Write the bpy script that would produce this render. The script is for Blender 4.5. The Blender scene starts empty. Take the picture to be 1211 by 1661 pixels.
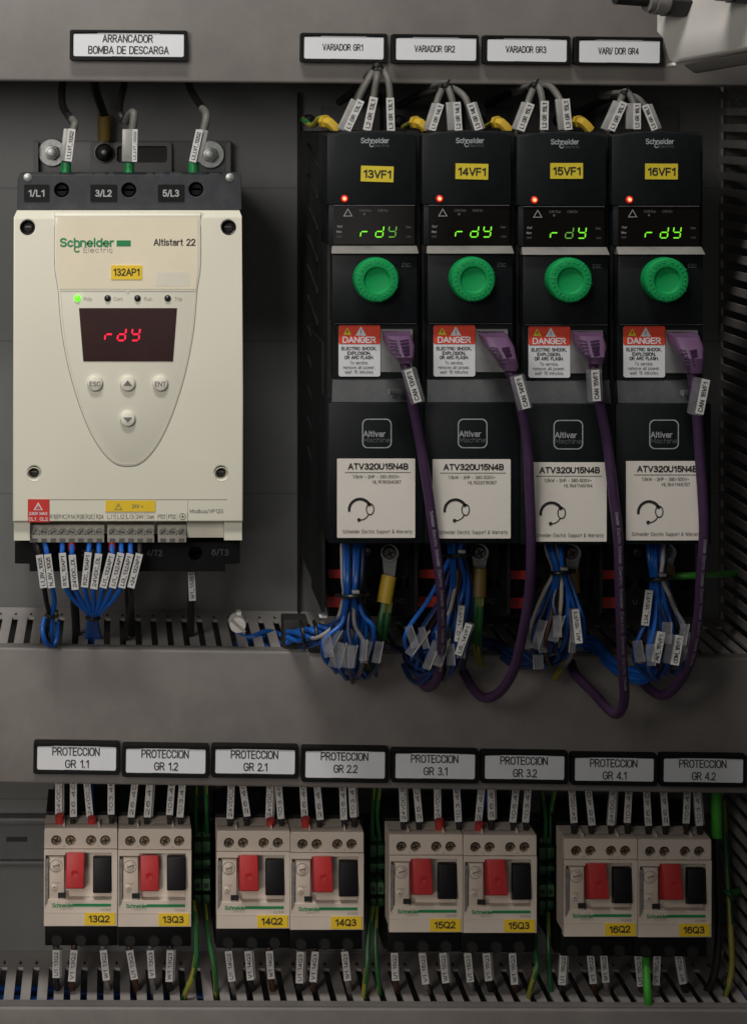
import bpy, bmesh, math, random
from mathutils import Vector, Matrix, noise
R = math.radians
random.seed(7)
scene = bpy.context.scene
COL = scene.collection

# ------------------------------------------------------------------ camera
# The cabinet's back panel is the plane Y = 0; the camera stands square to it.
DP = 1.4            # camera to back panel, metres
S = 0.00045         # metres per photograph pixel on the back panel
VX, VY = 180.0, 185.0
Z0 = 1.5            # camera height
PW = 1211.0
cd = bpy.data.cameras.new('camera'); cam = bpy.data.objects.new('camera', cd); COL.objects.link(cam)
cam.location = (0, -DP, Z0); cam.rotation_euler = (R(90), 0, 0)
cd.sensor_fit = 'HORIZONTAL'; cd.sensor_width = 36; cd.lens = 36 * DP / (PW * S)
cd.sensor_fit = 'HORIZONTAL'
cd.shift_x = (PW / 2 - VX) / PW; cd.shift_y = -(1661 / 2 - VY) / PW
cd.clip_start = 0.02; cd.clip_end = 20
scene.camera = cam

# ------------------------------------------------------------------ light
w = bpy.data.worlds.new('World'); scene.world = w; w.use_nodes = True
bg = w.node_tree.nodes['Background']; bg.inputs[0].default_value = (1.0, 0.93, 0.86, 1); bg.inputs[1].default_value = 0.02

def area(name, loc, target, size, power, color):
    l = bpy.data.lights.new(name, 'AREA'); l.shape = 'RECTANGLE'; l.size, l.size_y = size; l.energy = power; l.color = color
    o = bpy.data.objects.new(name, l); COL.objects.link(o); o.location = loc
    o.rotation_euler = (Vector(target) - Vector(loc)).to_track_quat('-Z', 'Y').to_euler()
    return o
def spot(name, loc, target, angle, blend, rad, power, color):
    l = bpy.data.lights.new(name, 'SPOT'); l.spot_size = R(angle); l.spot_blend = blend; l.shadow_soft_size = rad; l.energy = power; l.color = color
    o = bpy.data.objects.new(name, l); COL.objects.link(o); o.location = loc
    o.rotation_euler = (Vector(target) - Vector(loc)).to_track_quat('-Z', 'Y').to_euler()
    return o
area('ceiling_lamp', (-0.15, -0.85, Z0 + 1.3), (0.06, -0.1, Z0 - 0.15), (0.5, 0.2), 17.5, (1.0, 0.97, 0.93))
area('room_fill', (-0.15, -2.6, Z0 + 0.1), (0.05, 0, Z0 - 0.25), (1.4, 1.2), 2.6, (1.0, 0.96, 0.92))
spot('room_lamp', (-0.48, -1.2, Z0 + 0.30), (-0.05, 0, Z0 - 0.02), 54, 1.0, 0.30, 36, (1.0, 0.965, 0.91))
spot('lower_left_fill', (-0.27, -0.85, Z0 - 0.42), (-0.04, 0, Z0 - 0.74), 66, 1.0, 0.08, 7.2, (1.0, 0.90, 0.83))  # unseen fill added to brighten the breakers and duct at lower left

scene.view_settings.view_transform = 'Standard'; scene.view_settings.look = 'None'
scene.view_settings.gamma = 1; scene.view_settings.exposure = 0
try: scene.view_settings.use_curve_mapping = False
except Exception: pass
scene.render.engine = 'CYCLES'

# ------------------------------------------------------------------ helpers
def k(wd): return S * (DP - wd) / DP
def pt(px, py, wd):
    kk = k(wd); return Vector(((px - VX) * kk, -wd, Z0 - (py - VY) * kk))

def tube_mesh(pts, rad, n=10, sub=6):
    P = [Vector(p) for p in pts]
    if len(P) > 2:
        Q = [P[0] * 2 - P[1]] + P + [P[-1] * 2 - P[-2]]; path = []
        for i in range(1, len(Q) - 2):
            a, b, c, d = Q[i - 1], Q[i], Q[i + 1], Q[i + 2]
            for s in range(sub):
                t = s / sub
                path.append(0.5 * ((2 * b) + (c - a) * t + (2 * a - 5 * b + 4 * c - d) * t * t + (3 * b - a - 3 * c + d) * t ** 3))
        path.append(P[-1])
    else: path = P
    vs, fs = [], []; nrm = None
    for i, p in enumerate(path):
        t = (path[min(i + 1, len(path) - 1)] - path[max(i - 1, 0)]).normalized()
        if nrm is None:
            nrm = Vector((0, -1, 0)); nrm = (nrm - t * nrm.dot(t))
            if nrm.length < 1e-3: nrm = Vector((1, 0, 0)) - t * t.x
        else: nrm = nrm - t * nrm.dot(t)
        nrm.normalize(); bt = t.cross(nrm)
        rr = rad(i / max(1, len(path) - 1)) if callable(rad) else rad
        for j in range(n):
            a = 2 * math.pi * j / n; vs.append(p + (nrm * math.cos(a) + bt * math.sin(a)) * rr)
    m = len(path)
    for i in range(m - 1):
        for j in range(n):
            a = i * n + j; b = i * n + (j + 1) % n; fs.append((a, b, b + n, a + n))
    fs.append(tuple(range(n - 1, -1, -1))); fs.append(tuple(range((m - 1) * n, m * n)))
    return vs, fs, path

def _a(cx, cy, rx, ry, d0, d1, n=8):
    return [(cx + rx * math.cos(R(d0 + (d1 - d0) * i / n)), cy + ry * math.sin(R(d0 + (d1 - d0) * i / n))) for i in range(n + 1)]
_O = lambda w_, h=1.0: [_a(w_ / 2, h * .67, w_ / 2, h * .33, 0, 180) + _a(w_ / 2, h * .33, w_ / 2, h * .33, 180, 360) + [(w_, h * .67)]]
_bowl = lambda x: _a(.25, .35, .25, .35, 0, 360, 14)
GL = {
 ' ': (.26, []), '.': (.06, [[(.03, 0), (.03, .1)]]), ',': (.08, [[(.06, .1), (.02, -.1)]]), ':': (.06, [[(.03, 0), (.03, .1)], [(.03, .5), (.03, .6)]]), '-': (.3, [[(0, .4), (.3, .4)]]), '_': (.5, [[(0, -.08), (.5, -.08)]]), '/': (.34, [[(0, -.05), (.34, 1.05)]]),
 '+': (.46, [[(0, .42), (.46, .42)], [(.23, .18), (.23, .66)]]), '=': (.46, [[(0, .3), (.46, .3)], [(0, .55), (.46, .55)]]), '~': (.46, [[(0, .42), (.12, .54), (.34, .38), (.46, .5)]]), '!': (.06, [[(.03, .32), (.03, 1)], [(.03, 0), (.03, .12)]]), '&': (.62, [[(.62, 0), (.14, .66)] + _a(.27, .8, .16, .2, 200, -30) + [(.1, .4)] + _a(.24, .22, .23, .22, 130, 300) + [(.58, .42)]]),
 'A': (.66, [[(0, 0), (.33, 1), (.66, 0)], [(.11, .32), (.55, .32)]]), 'B': (.56, [[(0, 0), (0, 1), (.3, 1)] + _a(.3, .76, .22, .24, 90, -90) + [(0, .52)], [(.3, .52)] + _a(.3, .26, .26, .26, 90, -90) + [(0, 0)]]),
 'C': (.6, [_a(.3, .67, .3, .33, 10, 180) + _a(.3, .33, .3, .33, 180, 350)]), 'D': (.6, [[(0, 0), (0, 1), (.26, 1)] + _a(.26, .66, .34, .34, 90, 0) + _a(.26, .34, .34, .34, 0, -90) + [(0, 0)]]),
 'E': (.5, [[(.5, 0), (0, 0), (0, 1), (.5, 1)], [(0, .52), (.45, .52)]]), 'F': (.48, [[(0, 0), (0, 1), (.48, 1)], [(0, .5), (.42, .5)]]), 'G': (.62, [_a(.31, .67, .31, .33, 15, 180) + _a(.31, .33, .31, .33, 180, 360) + [(.62, .48), (.34, .48)]]),
 'H': (.58, [[(0, 0), (0, 1)], [(.58, 0), (.58, 1)], [(0, .52), (.58, .52)]]), 'I': (.04, [[(.02, 0), (.02, 1)]]), 'J': (.42, [[(.42, 1), (.42, .25)] + _a(.21, .22, .21, .22, 0, -180)]), 'K': (.58, [[(0, 0), (0, 1)], [(.55, 1), (0, .38)], [(.2, .58), (.58, 0)]]),
 'L': (.46, [[(0, 1), (0, 0), (.46, 0)]]), 'M': (.72, [[(0, 0), (0, 1), (.36, .2), (.72, 1), (.72, 0)]]), 'N': (.6, [[(0, 0), (0, 1), (.6, 0), (.6, 1)]]), 'O': (.64, _O(.64)), 'P': (.56, [[(0, 0), (0, 1), (.3, 1)] + _a(.3, .73, .26, .27, 90, -90) + [(0, .46)]]),
 'Q': (.64, _O(.64) + [[(.38, .24), (.66, -.06)]]), 'R': (.58, [[(0, 0), (0, 1), (.3, 1)] + _a(.3, .75, .25, .25, 90, -90) + [(0, .5)], [(.28, .5), (.58, 0)]]), 'S': (.56, [_a(.28, .755, .27, .245, 20, 270) + _a(.28, .255, .28, .255, 90, -160)]),
 'T': (.56, [[(0, 1), (.56, 1)], [(.28, 0), (.28, 1)]]), 'U': (.58, [[(0, 1), (0, .3)] + _a(.29, .29, .29, .29, 180, 360) + [(.58, 1)]]), 'V': (.62, [[(0, 1), (.31, 0), (.62, 1)]]), 'W': (.9, [[(0, 1), (.22, 0), (.45, .85), (.68, 0), (.9, 1)]]), 'X': (.6, [[(0, 0), (.6, 1)], [(0, 1), (.6, 0)]]), 'Y': (.6, [[(0, 1), (.3, .48), (.6, 1)], [(.3, .48), (.3, 0)]]), 'Z': (.54, [[(0, 1), (.54, 1), (0, 0), (.54, 0)]]),
 '0': (.54, _O(.54)), '1': (.34, [[(.04, .78), (.3, 1), (.3, 0)]]), '2': (.54, [_a(.27, .72, .25, .28, 170, -35) + [(0, 0), (.54, 0)]]), '3': (.54, [_a(.26, .76, .23, .24, 150, -90) + [(.2, .52)], [(.26, .52)] + _a(.26, .26, .28, .26, 90, -155)]), '4': (.58, [[(.44, 0), (.44, 1), (0, .26), (.58, .26)]]), '5': (.54, [[(.5, 1), (.09, 1), (.04, .5)] + _a(.27, .33, .27, .33, 140, -150)]), '6': (.54, [_a(.27, .32, .27, .32, 0, 360, 16), [(0, .32), (.02, .6)] + _a(.29, .68, .27, .32, 190, 35)]), '7': (.52, [[(0, 1), (.52, 1), (.16, 0)]]), '8': (.54, [_a(.27, .76, .23, .24, -90, 270, 16), _a(.27, .26, .27, .26, -90, 270, 16)]), '9': (.54, [_a(.27, .68, .27, .32, 0, 360, 16), [(.54, .68), (.52, .4)] + _a(.25, .32, .27, .32, 10, -145)]),
 'a': (.48, [_a(.24, .5, .22, .2, 160, 0) + [(.46, 0)], [(.46, .42), (.2, .4)] + _a(.2, .2, .2, .2, 90, 270) + [(.46, .12)]]), 'b': (.5, [[(0, 1), (0, 0)], _bowl(0)]), 'c': (.46, [_a(.24, .35, .24, .35, 40, 320, 12)]), 'd': (.5, [[(.5, 1), (.5, 0)], _bowl(0)]), 'e': (.5, [[(.02, .36), (.49, .36)] + _a(.25, .35, .25, .35, 5, 315, 14)]), 'f': (.3, [[(.3, 1), (.2, .98), (.13, .85), (.13, 0)], [(0, .68), (.28, .68)]]), 'g': (.5, [_bowl(0), [(.5, .7), (.5, -.08)] + _a(.25, -.1, .25, .2, 0, -150)]), 'h': (.46, [[(0, 1), (0, 0)], [(0, .42)] + _a(.23, .46, .23, .24, 180, 0) + [(.46, 0)]]),
 'i': (.06, [[(.03, 0), (.03, .7)], [(.03, .88), (.03, 1)]]), 'j': (.16, [[(.14, .7), (.14, -.15), (0, -.26)], [(.14, .88), (.14, 1)]]), 'k': (.44, [[(0, 1), (0, 0)], [(.42, .7), (0, .26)], [(.16, .42), (.44, 0)]]), 'l': (.05, [[(.025, 0), (.025, 1)]]), 'm': (.74, [[(0, .7), (0, 0)], [(0, .44)] + _a(.185, .5, .185, .2, 180, 0) + [(.37, 0)], [(.37, .44)] + _a(.555, .5, .185, .2, 180, 0) + [(.74, 0)]]), 'n': (.46, [[(0, .7), (0, 0)], [(0, .42)] + _a(.23, .46, .23, .24, 180, 0) + [(.46, 0)]]), 'o': (.5, [_bowl(0)]), 'p': (.5, [[(0, .7), (0, -.28)], _bowl(0)]), 'q': (.5, [[(.5, .7), (.5, -.28)], _bowl(0)]), 'r': (.28, [[(0, .7), (0, 0)], [(0, .4)] + _a(.24, .44, .24, .24, 180, 80)]), 's': (.42, [_a(.21, .52, .2, .18, 30, 270) + _a(.21, .17, .21, .17, 90, -160)]), 't': (.3, [[(.13, .95), (.13, .12), (.28, 0)], [(0, .68), (.3, .68)]]), 'u': (.46, [[(0, .7), (0, .24)] + _a(.23, .24, .23, .24, 180, 360) + [(.46, .7)], [(.46, .3), (.46, 0)]]), 'v': (.46, [[(0, .7), (.23, 0), (.46, .7)]]), 'w': (.68, [[(0, .7), (.17, 0), (.34, .62), (.51, 0), (.68, .7)]]), 'x': (.46, [[(0, 0), (.46, .7)], [(0, .7), (.46, 0)]]), 'y': (.46, [[(0, .7), (.23, .02)], [(.46, .7), (.16, -.22), (.04, -.26)]]), 'z': (.42, [[(0, .7), (.42, .7), (0, 0), (.42, 0)]])}

def strokes(txt, W, H, bold):
    """upright sans lettering drawn as flat strokes, centred on 0,0; returns [(verts, faces)] one per stroke"""
    gap = .2; tot = sum(GL[c][0] for c in txt) + gap * (len(txt) - 1); t = H * (.115 + 3.0 * bold)
    sx = (W - t) / max(tot, .05); sy = H - t; x = -W / 2 + t / 2; out = []
    for c in txt:
        gw, pl = GL[c]
        parts = []
        for P in pl:
            cur = [P[0]]
            for i in range(1, len(P)):
                cur.append(P[i])
                if i < len(P) - 1:
                    d1 = ((P[i][0] - P[i - 1][0]) * sx, (P[i][1] - P[i - 1][1]) * sy); d2 = ((P[i + 1][0] - P[i][0]) * sx, (P[i + 1][1] - P[i][1]) * sy)
                    if d1[0] * d2[0] + d1[1] * d2[1] < -.15 * math.hypot(*d1) * math.hypot(*d2): parts.append(cur); cur = [P[i]]
            parts.append(cur)
        for P in parts:
            P = [(x + a * sx, -H / 2 + t / 2 + b * sy) for a, b in P]
            P = [P[0]] + [q for p, q in zip(P, P[1:]) if math.hypot(q[0] - p[0], q[1] - p[1]) > t * .04]
            if len(P) < 2: continue
            closed = math.hypot(P[0][0] - P[-1][0], P[0][1] - P[-1][1]) < t * .2 and len(P) > 4
            vs = []; n = len(P)
            for i, p in enumerate(P):
                a = P[i - 1] if i else (P[-2] if closed else None); b = P[i + 1] if i < n - 1 else (P[1] if closed else None)
                d1 = ((p[0] - a[0], p[1] - a[1]) if a else (b[0] - p[0], b[1] - p[1])); d2 = ((b[0] - p[0], b[1] - p[1]) if b else d1)
                l1, l2 = math.hypot(*d1) or 1, math.hypot(*d2) or 1; n1 = (-d1[1] / l1, d1[0] / l1); n2 = (-d2[1] / l2, d2[0] / l2)
                mx, my = n1[0] + n2[0], n1[1] + n2[1]; q = mx * n1[0] + my * n1[1]
                if q < .45: mx, my, q = n1[0], n1[1], 1
                mx, my = mx / q * t / 2, my / q * t / 2; e = 0
                px, py = p
                if not closed:
                    if i == 0: px -= d2[0] / l2 * t * .4; py -= d2[1] / l2 * t * .4
                    if i == n - 1: px += d1[0] / l1 * t * .4; py += d1[1] / l1 * t * .4
                vs += [(px + mx, py + my), (px - mx, py - my)]
            out.append((vs, [(2 * i, 2 * i + 1, 2 * i + 3, 2 * i + 2) for i in range(n - 1)]))
        x += (gw + gap) * sx
    return out

def rr(x0, y0, x1, y1, r, n=5):
    o = []
    for cx, cy, a0 in ((x1 - r, y0 + r, -90), (x1 - r, y1 - r, 0), (x0 + r, y1 - r, 90), (x0 + r, y0 + r, 180)):
        for i in range(n + 1):
            a = R(a0 + 90 * i / n); o.append((cx + r * math.cos(a), cy + r * math.sin(a)))
    return o
def circ(cx, cy, r, n=20): return [(cx + r * math.cos(2 * math.pi * i / n), cy + r * math.sin(2 * math.pi * i / n)) for i in range(n)]

class MB:
    def __init__(s): s.v = []; s.f = []; s.m = []
    def add(s, vs, fs, mi=0):
        b = len(s.v); s.v += [Vector(x) for x in vs]
        for f in fs: s.f.append(tuple(b + i for i in f)); s.m.append(mi)
        return s
    def bm(s, bm, mi=0):
        bm.verts.index_update(); s.add([v.co for v in bm.verts], [[v.index for v in f.verts] for f in bm.faces], mi); bm.free(); return s
    def hexa(s, A, B, mi=0, bev=0, seg=2):
        # A: four back corners, B: four front corners (same order)
        bm = bmesh.new(); a = [bm.verts.new(x) for x in A]; b = [bm.verts.new(x) for x in B]
        bm.faces.new(a[::-1]); bm.faces.new(b)
        for i in range(4): bm.faces.new((a[i], a[(i + 1) % 4], b[(i + 1) % 4], b[i]))
        bmesh.ops.recalc_face_normals(bm, faces=bm.faces)
        if bev: bmesh.ops.bevel(bm, geom=list(bm.edges), offset=bev, segments=seg, profile=0.5, affect='EDGES')
        return s.bm(bm, mi)
    def wbox(s, x0, x1, y0, y1, z0, z1, mi=0, bev=0, seg=2):
        # metres; y is the outward distance from the panel
        A = [(x0, -y0, z0), (x1, -y0, z0), (x1, -y0, z1), (x0, -y0, z1)]; B = [(x, -y1, z) for x, _, z in A]
        return s.hexa(A, B, mi, bev, seg)
    def box(s, px0, px1, py0, py1, w0, w1, bev=0, mi=0, ref=None, seg=2):
        ref = w1 if ref is None else ref; kk = k(ref)
        return s.wbox((px0 - VX) * kk, (px1 - VX) * kk, w0, w1, Z0 - (py1 - VY) * kk, Z0 - (py0 - VY) * kk, mi, bev * kk, seg)
    def lathe(s, px, py, prof, n=24, mi=0, ref=None):
        ref = prof[-1][1] if ref is None else ref; kk = k(ref); c = pt(px, py, ref); vs, fs = [], []
        for r_, wd in prof:
            for j in range(n):
                a = 2 * math.pi * j / n; vs.append((c.x + r_ * kk * math.cos(a), -wd, c.z + r_ * kk * math.sin(a)))
        for i in range(len(prof) - 1):
            for j in range(n):
                a = i * n + j; b = i * n + (j + 1) % n; fs.append((a, b, b + n, a + n))
        fs.append(tuple(range((len(prof) - 1) * n, len(prof) * n)))
        return s.add(vs, fs, mi)
    def flat(s, pts, wd, mi=0, ref=None):
        kk = k(wd if ref is None else ref)
        vs = [((x - VX) * kk, -wd, Z0 - (y - VY) * kk) for x, y in pts]
        return s.add(vs, [tuple(range(len(vs)))], mi)
    def poly(s, pts, w0, w1, mi=0, ref=None, bev=0):
        kk = k(w1 if ref is None else ref); bm = bmesh.new()
        a = [bm.verts.new(((x - VX) * kk, -w0, Z0 - (y - VY) * kk)) for x, y in pts]
        b = [bm.verts.new(((x - VX) * kk, -w1, Z0 - (y - VY) * kk)) for x, y in pts]; n = len(pts)
        bm.faces.new(a[::-1]); top = bm.faces.new(b)
        for i in range(n): bm.faces.new((a[i], a[(i + 1) % n], b[(i + 1) % n], b[i]))
        bmesh.ops.recalc_face_normals(bm, faces=bm.faces)
        if bev: bmesh.ops.bevel(bm, geom=list(top.edges), offset=bev * kk, segments=2, profile=0.5, affect='EDGES')
        return s.bm(bm, mi)
    def plate(s, outlines, w0, w1, bev=0, mi=0, ref=None):
        # outline with holes, cut out and given a thickness
        kk = k(w1 if ref is None else ref); c = bpy.data.curves.new('p', 'CURVE'); c.dimensions = '2D'; c.fill_mode = 'BOTH'
        b = bev * kk; c.extrude = max(1e-5, (w1 - w0) / 2 - b); c.bevel_depth = b; c.bevel_resolution = 1; c.offset = -b
        for o in outlines:
            sp = c.splines.new('POLY'); sp.points.add(len(o) - 1); sp.use_cyclic_u = True
            for q, (x, y) in zip(sp.points, o): q.co = ((x - VX) * kk, -(y - VY) * kk, 0, 1)
        ob = bpy.data.objects.new('p', c); COL.objects.link(ob); bpy.context.view_layer.update()
        me = bpy.data.meshes.new_from_object(ob.evaluated_get(bpy.context.evaluated_depsgraph_get()))
        mid = (w0 + w1) / 2
        s.add([(v.co.x, -(mid + v.co.z), Z0 + v.co.y) for v in me.vertices], [tuple(p.vertices) for p in me.polygons], mi)
        bpy.data.objects.remove(ob); bpy.data.curves.remove(c); bpy.data.meshes.remove(me); return s
    def tube(s, pts, r, n=10, sub=6, mi=0, world=False, stripe=None):
        # pts (px, py, w); r in photograph pixels at the path's own depth
        P = pts if world else [pt(*p) for p in pts]; rad = r if world else (r * k(pts[len(pts) // 2][2]))
        if callable(r): kk = k(pts[len(pts) // 2][2]); rad = lambda t: r(t) * kk
        vs, fs, path = tube_mesh(P, rad, n, sub)
        s.add(vs, fs, mi); s.path = path
        if stripe is not None:
            base = len(s.m) - len(fs)
            for i in range(len(fs) - 2):
                row, j = divmod(i, n)
                if ((j + row // 3) % n) in stripe: s.m[base + i] = mi + 1
        return s
    def slab(s, p0, p1, wpx, th, mi=0, bev=0.0, back=0.0):
        # a flat bar from p0 to p1 facing the viewer; th metres thick, back = offset toward the viewer
        A, B = pt(*p0), pt(*p1); d = (B - A).normalized(); nn = Vector((0, -1, 0)); nn = (nn - d * nn.dot(d)).normalized(); sd = d.cross(nn)
        h = wpx / 2 * k(p0[2]); A = A + nn * back; B = B + nn * back
        q = lambda C, x: C + sd * x
        bk = [q(A, -h), q(A, h), q(B, h), q(B, -h)]; fr = [x + nn * th for x in bk]
        return s.hexa(bk, fr, mi, bev)
    def slabtext(s, txt, p0, p1, hpx, off, mi=1, fill=0.84, bold=0.012):
        A, B = pt(*p0), pt(*p1); d = (B - A); L = d.length * fill; d.normalize(); nn = Vector((0, -1, 0)); nn = (nn - d * nn.dot(d)).normalized()
        up = nn.cross(d); c = (A + B) / 2 + nn * off; h = hpx * k(p0[2])
        for i, (vs, fs) in enumerate(strokes(txt, L, h, bold)): s.add([c + d * x + up * y + nn * (1.5e-5 * (i % 4)) for x, y in vs], fs, mi)
        return s
    def text(s, txt, cx, cy, wpx, hpx, wd, mi=0, ang=0, bold=0.0, ref=None):
        kk = k(wd if ref is None else ref); c, sn = math.cos(R(ang)), math.sin(R(ang))
        for i, (vs, fs) in enumerate(strokes(txt, wpx, hpx, bold)):
            o = []
            for x, y in vs:
                x, y = x * c - y * sn, x * sn + y * c
                o.append(((cx + x - VX) * kk, -wd - 1.5e-5 * (i % 4), Z0 - (cy - y - VY) * kk))
            s.add(o, fs, mi)
        return s
    def arc(s, cx, cy, r, a0, a1, wdt, wd, mi=0, n=20, ref=None, w2=None):
        kk = k(wd if ref is None else ref); vs, fs = [], []
        for i in range(n + 1):
            t = i / n; a = R(a0 + (a1 - a0) * t); ww = wdt + ((w2 if w2 is not None else wdt) - wdt) * t
            for q in (r - ww / 2, r + ww / 2): vs.append(((cx + q * math.cos(a) - VX) * kk, -wd, Z0 - (cy - q * math.sin(a) - VY) * kk))
        for i in range(n): fs.append((2 * i, 2 * i + 1, 2 * i + 3, 2 * i + 2))
        return s.add(vs, fs, mi)
    def ring(s, pts, inner, wd, mi=0, ref=None):
        kk = k(wd if ref is None else ref); n = len(pts)
        vs = [((x - VX) * kk, -wd, Z0 - (y - VY) * kk) for x, y in list(pts) + list(inner)]
        return s.add(vs, [(i, (i + 1) % n, n + (i + 1) % n, n + i) for i in range(n)], mi)
    def tri_sign(s, cx, cy, h, wd, mi, line=None):
        o = [(cx, cy - h / 2), (cx + h * 0.58, cy + h / 2), (cx - h * 0.58, cy + h / 2)]
        if line is None: return s.flat(o, wd, mi)
        c = (cx, cy + h * 0.17); q = 1 - line / h * 2.6
        return s.ring(o, [(c[0] + (x - c[0]) * q, c[1] + (y - c[1]) * q) for x, y in o], wd, mi)
    def seg7(s, ch, cx, cy, wpx, hpx, wd, th, slant, mi):
        on = {'r': 'eg', 'd': 'bcdeg', 'y': 'bcdfg'}[ch]; hw, hh = wpx / 2, hpx / 2; g = th * 0.35
        def bar(x0, y0, x1, y1):
            dx, dy = x1 - x0, y1 - y0; L = math.hypot(dx, dy); dx /= L; dy /= L; nx, ny = -dy * th / 2, dx * th / 2
            a = (x0 + dx * g, y0 + dy * g); b = (x1 - dx * g, y1 - dy * g); q = th / 2
            P = [a, (a[0] + dx * q + nx, a[1] + dy * q + ny), (b[0] - dx * q + nx, b[1] - dy * q + ny), b, (b[0] - dx * q - nx, b[1] - dy * q - ny), (a[0] + dx * q - nx, a[1] + dy * q - ny)]
            s.flat([(cx + x - y * slant, cy + y) for x, y in P], wd, mi)
        D = {'a': (-hw, -hh, hw, -hh), 'b': (hw, -hh, hw, 0), 'c': (hw, 0, hw, hh), 'd': (-hw, hh, hw, hh), 'e': (-hw, 0, -hw, hh), 'f': (-hw, -hh, -hw, 0), 'g': (-hw, 0, hw, 0)}
        for c in on: bar(*D[c])
        return s

def tag(o, label=None, cat=None, group=None, kind=None):
    if label: o['label'] = label
    if cat: o['category'] = cat
    if group: o['group'] = group
    if kind: o['kind'] = kind
    return o

def mesh_obj(name, mb, mats, parent=None, L=None, smooth=True):
    if not isinstance(mats, (list, tuple)): mats = [mats]
    L = Vector((0, 0, 0)) if L is None else L
    me = bpy.data.meshes.new(name); me.from_pydata([v - L for v in mb.v], [], mb.f); me.validate()
    for m in mats: me.materials.append(m)
    if len(me.polygons) == len(mb.m): me.polygons.foreach_set('material_index', mb.m)
    me.polygons.foreach_set('use_smooth', [smooth] * len(me.polygons)); me.set_sharp_from_angle(angle=R(35))
    o = bpy.data.objects.new(name, me); COL.objects.link(o)
    if parent: o.parent = parent
    return o

class Thing:
    def __init__(s, name, label, cat, base, group=None, kind=None):
        s.o = bpy.data.objects.new(name, None); COL.objects.link(s.o); s.L = pt(*base); s.o.location = s.L
        s.o.empty_display_size = 0.02; tag(s.o, label, cat, group, kind)
    def part(s, name, mb, mats, parent=None, label=None):
        o = mesh_obj(name, mb, mats, parent or s.o, s.L)
        if label: o['label'] = label
        return o

def solo(name, mb, mats, label, cat, base, group=None, kind=None):
    L = pt(*base); o = mesh_obj(name, mb, mats, None, L); o.location = L; return tag(o, label, cat, group, kind)

def copy_tree(o, parent=None):
    c = o.copy(); COL.objects.link(c)
    if parent: c.parent = parent
    for ch in list(o.children): copy_tree(ch, c)
    return c

# ------------------------------------------------------------------ materials
def mat(name, col, rough=0.5, var=0.12, scale=40, bump=0.0, bscale=900, metal=0.0, spec=0.5, emit=None, estr=0, alpha=1.0, coat=0.0, dust=0.0):
    m = bpy.data.materials.new(name); m.use_nodes = True; nt = m.node_tree; b = nt.nodes['Principled BSDF']
    b.inputs['Roughness'].default_value = rough; b.inputs['Metallic'].default_value = metal; b.inputs['Specular IOR Level'].default_value = spec
    b.inputs['Base Color'].default_value = (*col, 1); b.inputs['Alpha'].default_value = alpha; b.inputs['Coat Weight'].default_value = coat
    if emit: b.inputs['Emission Color'].default_value = (*emit, 1); b.inputs['Emission Strength'].default_value = estr
    tc = nt.nodes.new('ShaderNodeTexCoord')
    if var:
        n1 = nt.nodes.new('ShaderNodeTexNoise'); n1.inputs['Scale'].default_value = scale; n1.inputs['Detail'].default_value = 6; n1.inputs['Roughness'].default_value = 0.65
        nt.links.new(tc.outputs['Object'], n1.inputs['Vector'])
        rp = nt.nodes.new('ShaderNodeMapRange'); rp.inputs[1].default_value = 0.3; rp.inputs[2].default_value = 0.7; rp.inputs[3].default_value = 1 - var; rp.inputs[4].default_value = 1 + var
        nt.links.new(n1.outputs['Fac'], rp.inputs[0])
        mx = nt.nodes.new('ShaderNodeMix'); mx.data_type = 'RGBA'; mx.blend_type = 'MULTIPLY'; mx.inputs[0].default_value = 1; mx.inputs[6].default_value = (*col, 1)
        nt.links.new(rp.outputs[0], mx.inputs[7]); out = mx.outputs[2]
        if dust:
            n3 = nt.nodes.new('ShaderNodeTexNoise'); n3.inputs['Scale'].default_value = scale * 4; n3.inputs['Detail'].default_value = 8; n3.inputs['Roughness'].default_value = 0.75
            nt.links.new(tc.outputs['Object'], n3.inputs['Vector'])
            r3 = nt.nodes.new('ShaderNodeMapRange'); r3.inputs[1].default_value = 0.45; r3.inputs[2].default_value = 0.75; r3.inputs[3].default_value = 0; r3.inputs[4].default_value = dust
            nt.links.new(n3.outputs['Fac'], r3.inputs[0])
            m2 = nt.nodes.new('ShaderNodeMix'); m2.data_type = 'RGBA'; nt.links.new(r3.outputs[0], m2.inputs[0]); nt.links.new(out, m2.inputs[6]); m2.inputs[7].default_value = (0.24, 0.22, 0.19, 1)
            out = m2.outputs[2]
        nt.links.new(out, b.inputs['Base Color'])
        r2 = nt.nodes.new('ShaderNodeMapRange'); r2.inputs[3].default_value = max(0, rough - 0.1); r2.inputs[4].default_value = min(1, rough + 0.12)
        nt.links.new(n1.outputs['Fac'], r2.inputs[0]); nt.links.new(r2.outputs[0], b.inputs['Roughness'])
    if bump:
        n2 = nt.nodes.new('ShaderNodeTexNoise'); n2.inputs['Scale'].default_value = bscale; n2.inputs['Detail'].default_value = 3
        nt.links.new(tc.outputs['Object'], n2.inputs['Vector'])
        bp = nt.nodes.new('ShaderNodeBump'); bp.inputs['Strength'].default_value = bump; bp.inputs['Distance'].default_value = 0.0004
        nt.links.new(n2.outputs['Fac'], bp.inputs['Height']); nt.links.new(bp.outputs[0], b.inputs['Normal'])
    return m

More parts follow.
